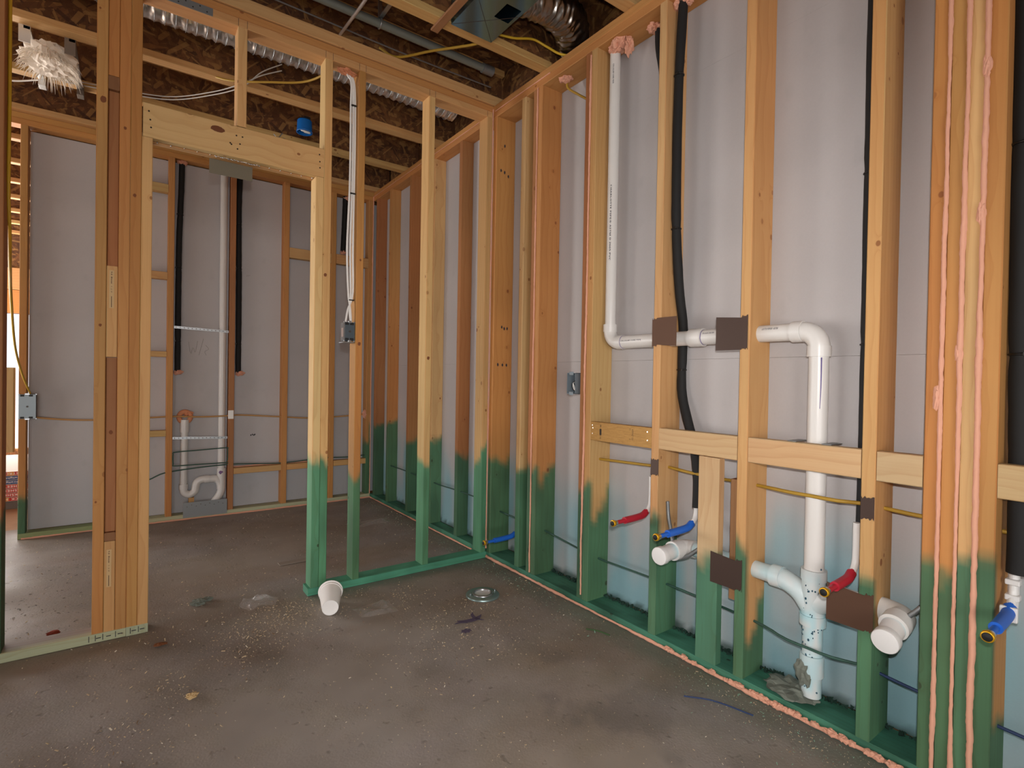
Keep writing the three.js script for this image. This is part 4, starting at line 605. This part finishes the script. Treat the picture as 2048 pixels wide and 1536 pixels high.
// ---------------------------------------------------------------- closet plumbing
{
  const z = -4.735, r = 0.0255;
  const v = thing('drain_pipe', 'white vertical drain pipe in the closet wall with side tee at its foot', 'pipe', [0.612, 0.1, z]);
  obj('stack', cyl([0.612, 0.36, z], [0.610, H + 0.02, z], r, 28), mat.pvc, v);
  obj('tee', [cyl([0.613, 0.20, z], [0.613, 0.365, z], r * 1.22, 28), sweep([[0.545, 0.285, z], [0.575, 0.283, z], [0.60, 0.262, z], [0.613, 0.22, z]], r * 1.15, { seg: 18, rad: 20 })], mat.pvc, v);
  obj('lower_bend', sweep([[0.613, 0.21, z], [0.612, 0.185, z], [0.598, 0.15, z], [0.575, 0.115, z - 0.005], [0.555, 0.08, z - 0.008]], r * 1.12, { seg: 24, rad: 22 }), mat.pvc, v);
  obj('primer_mark', blob([0.605, 0.335, z + r * 1.2], 0.012, 0.5, 3, 66, [1, 1, 0.15], 3), M(0x7d5f8c, 0.6), v);
  const t = thing('trap_pipe', 'white standpipe with curved trap in the closet wall', 'pipe', [0.36, 0.16, z]);
  obj('standpipe', cyl([0.358, 0.235, z], [0.361, 0.70, z], r * 0.98, 28), mat.pvc, t);
  obj('hub', cyl([0.361, 0.66, z], [0.362, 0.755, z], r * 1.22, 28), mat.pvc, t); obj('hub', cyl([0.358, 0.225, z], [0.358, 0.262, z], r * 1.22, 28), mat.pvc, t);
  obj('trap_bend', sweep([[0.358, 0.245, z], [0.358, 0.225, z], [0.366, 0.198, z], [0.397, 0.180, z], [0.430, 0.198, z], [0.438, 0.228, z], [0.441, 0.25, z], [0.452, 0.272, z], [0.480, 0.286, z], [0.51, 0.287, z], [0.55, 0.285, z]], r * 1.1, { seg: 60, rad: 24 }), mat.pvc, t);
  obj('coupling', [cyl([0.497, 0.286, z], [0.528, 0.286, z], r * 1.22, 24)], mat.pvc, t);
  obj('foam_collar', [new THREE.TorusGeometry(0.036, 0.016, 12, 30).scale(1.05, 1.1, 0.8).translate(0.362, 0.775, z + 0.005), blob([0.385, 0.80, z], 0.026, 0.4, 3, 55, [1.2, 0.7, 0.8])], mat.foamOrange, t);
  obj('wood_prop', box(0.392, 0.428, 0.06, 0.156, z - 0.02, z + 0.02), mat.tan, t);
  const strap = (x0, x1, y0, y1, label) => { const s = thing('metal_strap', label, 'strap', [(x0 + x1) / 2, y0, z + 0.03], 'perforated straps in the closet wall'), n = 14, g = [], h = []; for (let i = 0; i < n; i++) { const a = i / n, b = (i + 1) / n, zz = z + 0.028 + 0.006 * Math.sin(i * 1.3); g.push(box(mix(x0, x1, a), mix(x0, x1, b), mix(y0, y1, a) - 0.009, mix(y0, y1, a) + 0.009, zz, zz + 0.0015)); h.push(cyl([mix(x0, x1, (a + b) / 2), mix(y0, y1, a), zz + 0.001], [mix(x0, x1, (a + b) / 2), mix(y0, y1, a), zz + 0.0022], 0.0035, 8)); } obj('band', g, mat.galv, s); obj('holes', h, mat.steelDark, s).userData.kind = 'stuff'; };
  strap(0.285, 0.650, 1.452, 1.440, 'upper perforated metal strap across the closet pipes'); strap(0.283, 0.650, 0.620, 0.606, 'lower perforated metal strap across the closet pipes');
}

// ---------------------------------------------------------------- ceiling services
function flexDuct(name, label, pts, r, m, pitch, seed, opt = {}) {
  const t = thing(name, label, 'duct', pts[0]), c = new THREE.CatmullRomCurve3(pts.map(vec)), L = c.getLength(), n = Math.round(L / pitch);
  obj('foil_jacket', sweep(pts, r, { seg: Math.min(700, n * 8), rad: 40, bump: (u, a) => 0.025 * Math.cos(u * n * Math.PI * 2) + (opt.crumple ?? 0.06) * vnoise(u * n * 3, a * 5, seed) + 0.012 * vnoise(u * n * 7, a * 12, seed + 1) }), m, t);
  const rings = []; for (let i = 0; i < n; i++) { const u = i / n, p = c.getPointAt(u), d = c.getTangentAt(u); rings.push(along(new THREE.TorusGeometry(r * 1.05, 0.0015, 6, 36).rotateX(Math.PI / 2), p, d)); }
  if (opt.wire) obj('coil_wire', rings, mat.galv, t);
  return t;
}
flexDuct('flexible_duct', 'long silver foil flexible duct above the closet behind the partition', [[-1.2, 2.955, -3.16], [-0.4, 2.95, -3.17], [0.3, 2.945, -3.17], [0.9, 2.95, -3.16], [1.35, 2.945, -3.14], [1.75, 2.92, -3.12]], 0.098, mat.foil, 0.045, 21, { crumple: 0.05, wire: true });
flexDuct('flexible_duct', 'short dark foil duct bending from the metal box over the right wall', [[1.46, 2.885, -1.985], [1.56, 2.892, -1.975], [1.66, 2.90, -1.985], [1.75, 2.905, -2.01], [1.83, 2.90, -2.06], [1.90, 2.90, -2.13]], 0.088, mat.foilDark, 0.036, 31, { crumple: 0.08 });
{
  const t = thing('register_box', 'shiny sheet metal register box hung between joists at the top', 'duct box', [1.33, 2.78, -2.0]), x0 = 1.222, x1 = 1.448, z0 = -2.222, z1 = -1.73, y0 = 2.772, y1 = 2.99;
  const s = new THREE.Shape([[x0, z0], [x1, z0], [x1, z1], [x0, z1]].map(p => new THREE.Vector2(p[0], -p[1]))), hole = new THREE.Path([[1.352, -2.055], [1.432, -2.055], [1.432, -1.95], [1.352, -1.95]].map(p => new THREE.Vector2(p[0], -p[1]))); s.holes.push(hole);
  obj('bottom_sheet', new THREE.ExtrudeGeometry(s, { depth: 0.0015, bevelEnabled: false }).rotateX(-Math.PI / 2).translate(0, y0, 0), mat.blueSteel, t);
  for (const g of [box(x0, x0 + 0.0015, y0 + 0.002, y1, z0, z1), box(x1 - 0.0015, x1, y0 + 0.002, y1, z0, z1), box(x0, x1, y0 + 0.002, y1, z0, z0 + 0.0015), box(x0, x1, y0 + 0.002, y1, z1 - 0.0015, z1), box(x0, x1, y1, y1 + 0.0015, z0, z1)]) obj('side_sheet', g, mat.blueSteel, t);
  obj('crease', [cyl([x0 + 0.002, y0 - 0.0003, z0 + 0.005], [x1 - 0.002, y0 - 0.0003, z1 - 0.26], 0.001, 6), cyl([x1 - 0.002, y0 - 0.0003, z0 + 0.005], [x0 + 0.002, y0 - 0.0003, z1 - 0.26], 0.001, 6)], mat.steelDark, t);
  obj('collar', cyl([x1 - 0.002, 2.885, -1.985], [x1 + 0.06, 2.886, -1.983], 0.082, 36), mat.galvDull, t);
  lumber(t, 'hanger_board', [1.165, 2.772, -2.32], [1.205, 2.783, -1.60], 'brown');
}
{
  const t = thing('ceiling_pipe', 'grey pipe hung along the joist bay above the partition', 'pipe', [0.9, 2.9, -2.62]);
  obj('pipe', cyl([-1.0, 2.915, -2.62], [1.66, 2.905, -2.62], 0.021, 20), mat.greyPipe, t); obj('cap', cyl([1.65, 2.905, -2.62], [1.72, 2.905, -2.62], 0.027, 20), mat.galvDull, t);
  obj('hanger', [new THREE.TorusGeometry(0.024, 0.004, 8, 24).rotateY(Math.PI / 2).translate(1.03, 2.908, -2.62), box(1.02, 1.04, 2.93, 3.05, -2.622, -2.618), box(1.02, 1.04, 2.93, 2.935, -2.62, -2.42)], mat.galv, t);
  cable('control_wire', 'thin dark wire below the grey ceiling pipe', [[-0.8, 2.87, -2.68], [0.5, 2.855, -2.68], [1.2, 2.85, -2.69], [1.75, 2.85, -2.68]], 0.004, M(0x5a5552, 0.5));
  tagOne('hanger_rod', sweep([[0.866, 2.846, -2.735], [0.842, 2.775, -2.31], [0.835, 2.772, -2.1]], 0.0075, { seg: 12, rad: 8 }), M(0xa59a92, 0.5, { metalness: 0.3 }), 'pale thin rod slanting from partition top to the joist', 'rod');
}
{ // blue ceiling box, hanging in the closet
  const t = thing('ceiling_box', 'round blue plastic ceiling box with white cable end above the header', 'junction box', [0.945, 2.72, -3.70]), c = [0.945, 2.72, -3.70], r = 0.046;
  obj('cup', lathe([[r, 0], [r + 0.005, 0.0], [r + 0.005, 0.008], [r + 0.002, 0.012], [r, 0.075], [r * 0.9, 0.082], [0, 0.082], [0, 0.078], [r * 0.86, 0.078], [r - 0.003, 0.07], [r - 0.003, 0.002]], 36).translate(...c), mat.bluePlastic, t);
  obj('cable_end', sweep([[c[0] - 0.025, c[1] + 0.02, c[2]], [c[0] - 0.02, c[1] + 0.004, c[2] + 0.02], [c[0] + 0.02, c[1] + 0.002, c[2] + 0.022], [c[0] + 0.03, c[1] + 0.006, c[2] + 0.004], [c[0], c[1] + 0.012, c[2] - 0.01]], 0.006, { seg: 30, rad: 8 }), mat.white, t);
  obj('mounting_tab', rbox(c[0] - 0.012, c[0] + 0.03, c[1] + 0.075, c[1] + 0.10, c[2] + 0.02, c[2] + 0.03, 0.002), mat.black, t);
  const k = thing('wire_nut', 'tiny bright metal clip sticking up on the door header', 'clip', [0.59, 2.25, -D - 0.03]);
  obj('clip', [sweep([[0.585, 2.25, -D - 0.03], [0.595, 2.27, -D - 0.03], [0.605, 2.284, -D - 0.03]], 0.003, { seg: 8, rad: 6 }), blob([0.583, 2.254, -D - 0.028], 0.007, 0.3, 3, 12), sweep([[0.58, 2.255, -D - 0.03], [0.565, 2.27, -D - 0.03]], 0.002, { seg: 6, rad: 6 }), sweep([[0.59, 2.252, -D - 0.03], [0.615, 2.262, -D - 0.03]], 0.002, { seg: 6, rad: 6 })], mat.galv, k);
}
{ // light brackets and insulation tuft at the upper left
  const bar = (x, label, m) => { const t = thing('bar_hanger', label, 'bracket', [x, 2.77, -3.8], 'bar hangers across the closet joists'); obj('bar', [rbox(x - 0.014, x + 0.014, 2.765, 2.783, -4.06, -3.50, 0.002)], m, t); for (const g of [rbox(x - 0.03, x + 0.014, 2.70, 2.783, -3.503, -3.50, 0.001), rbox(x - 0.014, x + 0.018, 2.735, 2.783, -4.115, -4.05, 0.001)]) obj('flange_tab', g, m, t); };
  bar(-0.405, 'bright white bar hanger left of the insulation tuft', M(0xe6e6e2, 0.3, { metalness: 0.5 })); bar(-0.235, 'dull grey bar hanger right of the insulation tuft', M(0x7c7268, 0.5, { metalness: 0.5 }));
  const t = thing('insulation_tuft', 'ragged white insulation tuft hanging between two bar hangers', 'insulation', [-0.34, 2.6, -3.62]);
  obj('batt', blob([-0.335, 2.715, -3.66], 0.12, 0.3, 2.6, 44, [0.85, 0.42, 1.15], 6), mat.cotton, t);
  const R = mulberry(12), f = []; for (let i = 0; i < 260; i++) { const a = R() * Math.PI * 2, x = -0.335 + Math.cos(a) * 0.085, z = -3.66 + Math.sin(a) * 0.12, y = 2.70 + (R() - 0.5) * 0.05, o = 0.02 + R() * 0.035; f.push(sweep([[x, y, z], [x + Math.cos(a) * o * 0.6, y - o * 0.4, z + Math.sin(a) * o * 0.6], [x + Math.cos(a) * o, y - o * (0.6 + R()), z + Math.sin(a) * o]], q => 0.0032 * (1.05 - q), { seg: 5, rad: 5 })); }
  obj('fibres', f, mat.cotton, t).userData.kind = 'stuff';
}

// ---------------------------------------------------------------- things on the floor
{
  const axis = new THREE.Vector3(0.30, 0.115, -0.945).normalize(), base = new THREE.Vector3(0.77, 0.039, -2.458);
  const t = thing('foam_cup', 'white foam cup lying on the floor by the green door post', 'cup', [0.77, 0, -2.5]);
  const place = g => along(g.scale(1.09, 1.09, 1.09), base, axis);
  obj('wall', place(lathe([[0.0315, 0.002], [0.034, 0.0], [0.049, 0.138], [0.0465, 0.138], [0.0315, 0.008]], 48)), mat.cup, t);
  obj('base', place(lathe([[0, 0.004], [0.0305, 0.003], [0.0335, 0.0], [0.034, 0.002], [0.031, 0.01], [0, 0.009]], 48)), mat.cup, t);
  obj('rim', place(new THREE.TorusGeometry(0.0495, 0.0035, 12, 48).rotateX(Math.PI / 2).translate(0, 0.139, 0)), mat.cup, t); obj('ridge', place(new THREE.TorusGeometry(0.0478, 0.0018, 8, 48).rotateX(Math.PI / 2).translate(0, 0.122, 0)), mat.cup, t);
  const d = thing('closet_flange', 'round metal toilet flange set in the slab near the corner', 'floor flange', [1.485, 0, -2.27]);
  const at = g => g.translate(1.485, 0, -2.27);
  obj('flange_ring', at(lathe([[0.048, 0.002], [0.052, 0.010], [0.060, 0.012], [0.082, 0.010], [0.086, 0.006], [0.086, 0.0]], 48)), M(0x8fa5a3, 0.35, { metalness: 0.7 }), d);
  obj('pipe_lip', at(lathe([[0.040, 0.001], [0.042, 0.016], [0.050, 0.017], [0.054, 0.013], [0.054, 0.004]], 48)), mat.galv, d); obj('cap', at(lathe([[0, 0.004], [0.030, 0.005], [0.041, 0.010]], 40)), M(0xd9dcdc, 0.4, { metalness: 0.3 }), d);
  for (const [x, z] of [[0.068, 0.01], [-0.066, -0.012]]) obj('bolt', cyl([1.485 + x, 0.008, -2.27 + z], [1.485 + x, 0.02, -2.27 + z], 0.005, 10), mat.galv, d);
}
function crumpled(name, label, c, sx, sz, hgt, m, seed) {
  const g = new THREE.PlaneGeometry(sx, sz, 36, 36).rotateX(-Math.PI / 2), P = g.attributes.position;
  for (let i = 0; i < P.count; i++) { const x = P.getX(i), z = P.getZ(i), e = smooth(1, 0.55, Math.max(Math.abs(x) / sx, Math.abs(z) / sz) * 2), n = Math.abs(fbm(x * 11, z * 11, seed, 3)); P.setXYZ(i, c[0] + x * (1 + 0.25 * vnoise(z * 15, 1, seed)), c[1] + 0.004 + hgt * n * (0.25 + e) * 1.8, c[2] + z * (1 + 0.25 * vnoise(x * 15, 2, seed))); }
  g.computeVertexNormals(); const o = obj(name, g, m); o.userData = { label, category: 'plastic wrap' }; return o;
}
crumpled('plastic_wrap', 'crumpled clear plastic film on the floor right of the foam cup', [0.965, 0, -2.40], 0.15, 0.13, 0.03, mat.film, 3);
crumpled('plastic_wrap', 'crumpled clear plastic scrap among sawdust left of the cup', [0.53, 0, -2.79], 0.14, 0.14, 0.04, mat.film, 9);
crumpled('plastic_wrap', 'flat shiny plastic film on the closet floor', [1.49, 0, -3.86], 0.28, 0.14, 0.02, mat.film, 15);
tagOne('floor_strip', rbox(0.73, 0.90, 0.0, 0.004, -3.32, -3.27, 0.001), M(0x8a7f74, 0.8), 'flat pale strip lying on the floor inside the opening', 'strip');
tagOne('wire_offcut', sweep([[1.60, 0.004, -1.14], [1.66, 0.006, -1.06], [1.70, 0.004, -0.94]], 0.003, { seg: 12, rad: 6 }), mat.blueWire, 'short blue wire offcut on the floor along the wall', 'wire');
tagOne('green_offcut', sweep([[1.665, 0.004, -1.70], [1.69, 0.007, -1.655], [1.71, 0.004, -1.60]], 0.0035, { seg: 12, rad: 6 }), M(0x35502a, 0.7), 'short green plastic offcut on the floor', 'offcut');
tagOne('wood_chip', blob([0.19, 0.006, -2.10], 0.017, 0.5, 3, 33, [1.1, 0.5, 0.9], 3), mat.chip, 'pale splinter of wood on the floor in front of the stud pack', 'wood chip');
tagOne('wood_chip', blob([0.12, 0.006, -2.57], 0.016, 0.4, 3, 34, [1.4, 0.35, 0.8], 3), M(0x7a4a2a, 0.9), 'reddish wood scrap on the floor by the stud pack foot', 'wood chip');
tagOne('wood_chip', blob([-0.24, 0.006, -2.93], 0.016, 0.4, 3, 36, [1.4, 0.5, 0.8], 3), M(0x8a3a2a, 0.9), 'red scrap on the passage floor behind the sill', 'wood chip');
tagOne('wood_curl', new THREE.TorusGeometry(0.018, 0.004, 8, 24, 4.6).rotateX(-Math.PI / 2).scale(1.1, 1.2, 0.9).translate(0.005, 0.006, -1.78), M(0x8a7455, 0.9), 'curled wood shaving on the floor in the foreground', 'wood shaving');
tagOne('dirt_clump', [blob([0.29, 0.012, -2.93], 0.02, 0.5, 3, 37, [1.4, 0.7, 1]), blob([0.33, 0.008, -2.96], 0.014, 0.5, 3, 38, [1.4, 0.7, 1])], mat.mud, 'grey green clump of debris on the floor inside the opening', 'debris');
{ // sawdust and chips, too many to count
  const R = mulberry(321), N = 7500, g = new THREE.BoxGeometry(1, 0.35, 0.5), im = new THREE.InstancedMesh(g, mat.chipMat, N), m = new THREE.Matrix4(), q = new THREE.Quaternion(), e = new THREE.Euler(), c = new THREE.Color();
  const dens = (x, z) => {
    let d = 0.022 + 0.06 * smooth(0.0, 0.4, fbm(x * 2.5, z * 2.5, 131, 4));
    d += 0.9 * smooth(0.35, 0.0, Math.abs(z + 2.55 - 0.10 * Math.sin(x * 5))) * smooth(0.1, 0.5, x) * smooth(1.35, 1.0, x) * smooth(-0.25, 0.25, fbm(x * 6, z * 6, 133, 3));   // drift in front of the partition
    d += 0.55 * smooth(0.45, 0.0, Math.hypot(x - 0.15, (z + 2.15) * 1.3)) * smooth(-0.2, 0.3, fbm(x * 7, z * 7, 134, 3)) + 0.5 * smooth(0.18, 0, Math.hypot(x - 1.45, z + 2.2)) + 0.7 * smooth(0.3, 0.0, W - x) * smooth(-1.5, -0.9, z) + 0.35 * smooth(0.3, 0, W - x) * smooth(-1.5, -2.0, z);
    d += 0.25 * smooth(0.5, 0, Math.hypot(x - 1.2, z + 1.95)) + 0.35 * smooth(0.5, 0, Math.hypot(x + 0.1, (z + 1.9) * 2));
    return d;
  };
  let k = 0, guard = 0;
  while (k < N && guard++ < 400000) {
    const x = mix(-1.0, W - 0.02, R()), z = mix(-4.55, -0.35, R()); if (R() > dens(x, z)) continue;
    if (z < -D + 0.01 && z > -D - THIN - 0.01 && (x > 0.73 || x < 0.09)) continue;
    const s = 0.0016 + R() * R() * R() * 0.007 * (z > -1.6 ? 0.7 : 1); e.set(R() * 0.6, R() * 6.28, R() * 0.6); q.setFromEuler(e);
    m.compose(new THREE.Vector3(x, s * 0.25, z), q, new THREE.Vector3(s * (1 + R()), s * 0.7, s)); im.setMatrixAt(k, m);
    const t = R(), nearWall = W - x < 0.3 && R() < 0.5; c.setRGB(...(nearWall ? [0.20, 0.36, 0.26] : t < 0.7 ? [0.55, 0.43, 0.27] : t < 0.85 ? [0.70, 0.64, 0.52] : [0.22, 0.14, 0.08])); im.setColorAt(k, c); k++;
  }
  im.count = k; im.name = 'sawdust'; im.castShadow = im.receiveShadow = true; im.userData = { label: 'pale sawdust and wood chips scattered over the slab', category: 'sawdust', kind: 'stuff' }; scene.add(im);
  const im2 = new THREE.InstancedMesh(g, mat.chipMat, 420); for (let i = 0; i < 420; i++) { const x = mix(-1.1, -0.1, R()), z = mix(-3.9, -2.85, R()), s = 0.002 + R() * R() * 0.006; e.set(0, R() * 6.28, 0); q.setFromEuler(e); m.compose(new THREE.Vector3(x, s * 0.2, z), q, new THREE.Vector3(s * 1.6, s * 0.6, s)); im2.setMatrixAt(i, m); c.setRGB(0.08, 0.06, 0.05); im2.setColorAt(i, c); }
  im2.name = 'dark_grit'; im2.userData = { label: 'dark grit scattered on the passage floor', category: 'grit', kind: 'stuff' }; scene.add(im2);
}

// ---------------------------------------------------------------- drywall stack seen through the gap
{
  const t = thing('drywall_stack', 'stack of boards with red printed end tape in the far room', 'drywall stack', [-1.2, 0, -5.9]);
  obj('skid', box(-2.3, -0.56, 0, 0.06, -6.9, -5.76), M(0x6a655f, 0.9), t);
  const tape = canvasTex(1024, 64, (c, w, h) => { const g = c.createLinearGradient(0, 0, w, 0); c.fillStyle = '#c0281f'; c.fillRect(0, 0, w, h); c.fillStyle = '#d98a2a'; for (let i = 0; i < 5; i++) c.fillRect(i * 205 + 150, 0, 55, h); c.translate(w, h); c.rotate(Math.PI); c.fillStyle = '#f3ece4'; c.font = 'bold 46px sans-serif'; for (let i = 0; i < 4; i++) c.fillText('SHEETROCK', i * 256 - 20, 49); });
  const tape2 = canvasTex(1024, 64, (c, w, h) => { c.fillStyle = '#2c4a86'; c.fillRect(0, 0, w, h); c.fillStyle = '#d9482a'; c.fillRect(300, 0, 200, h); c.translate(w, h); c.rotate(Math.PI); c.fillStyle = '#e8e4dc'; c.font = 'bold 34px sans-serif'; for (let i = 0; i < 6; i++) c.fillText('ultralight', i * 190, 44); });
  const tm = [tape, tape2].map(x => new THREE.MeshStandardMaterial({ map: x, roughness: 0.6 })), core = M(0xcfc8bd, 0.9);
  for (let i = 0; i < 7; i++) { const y = 0.062 + i * 0.034, b = obj('board_pair', box(-2.3, -0.56, y, y + 0.032, -6.9, -5.762), core, t); const g = box(-2.3, -0.56, y + 0.002, y + 0.030, -5.7618, -5.7608), P = g.attributes.position, U = g.attributes.uv; for (let k = 0; k < P.count; k++) U.setXY(k, (P.getX(k) + i * 0.17) / 0.75, (P.getY(k) - y) / 0.032); obj('end_tape', g, tm[i === 5 || i === 4 ? 1 : 0], b); }
}

renderer.render(scene, camera);
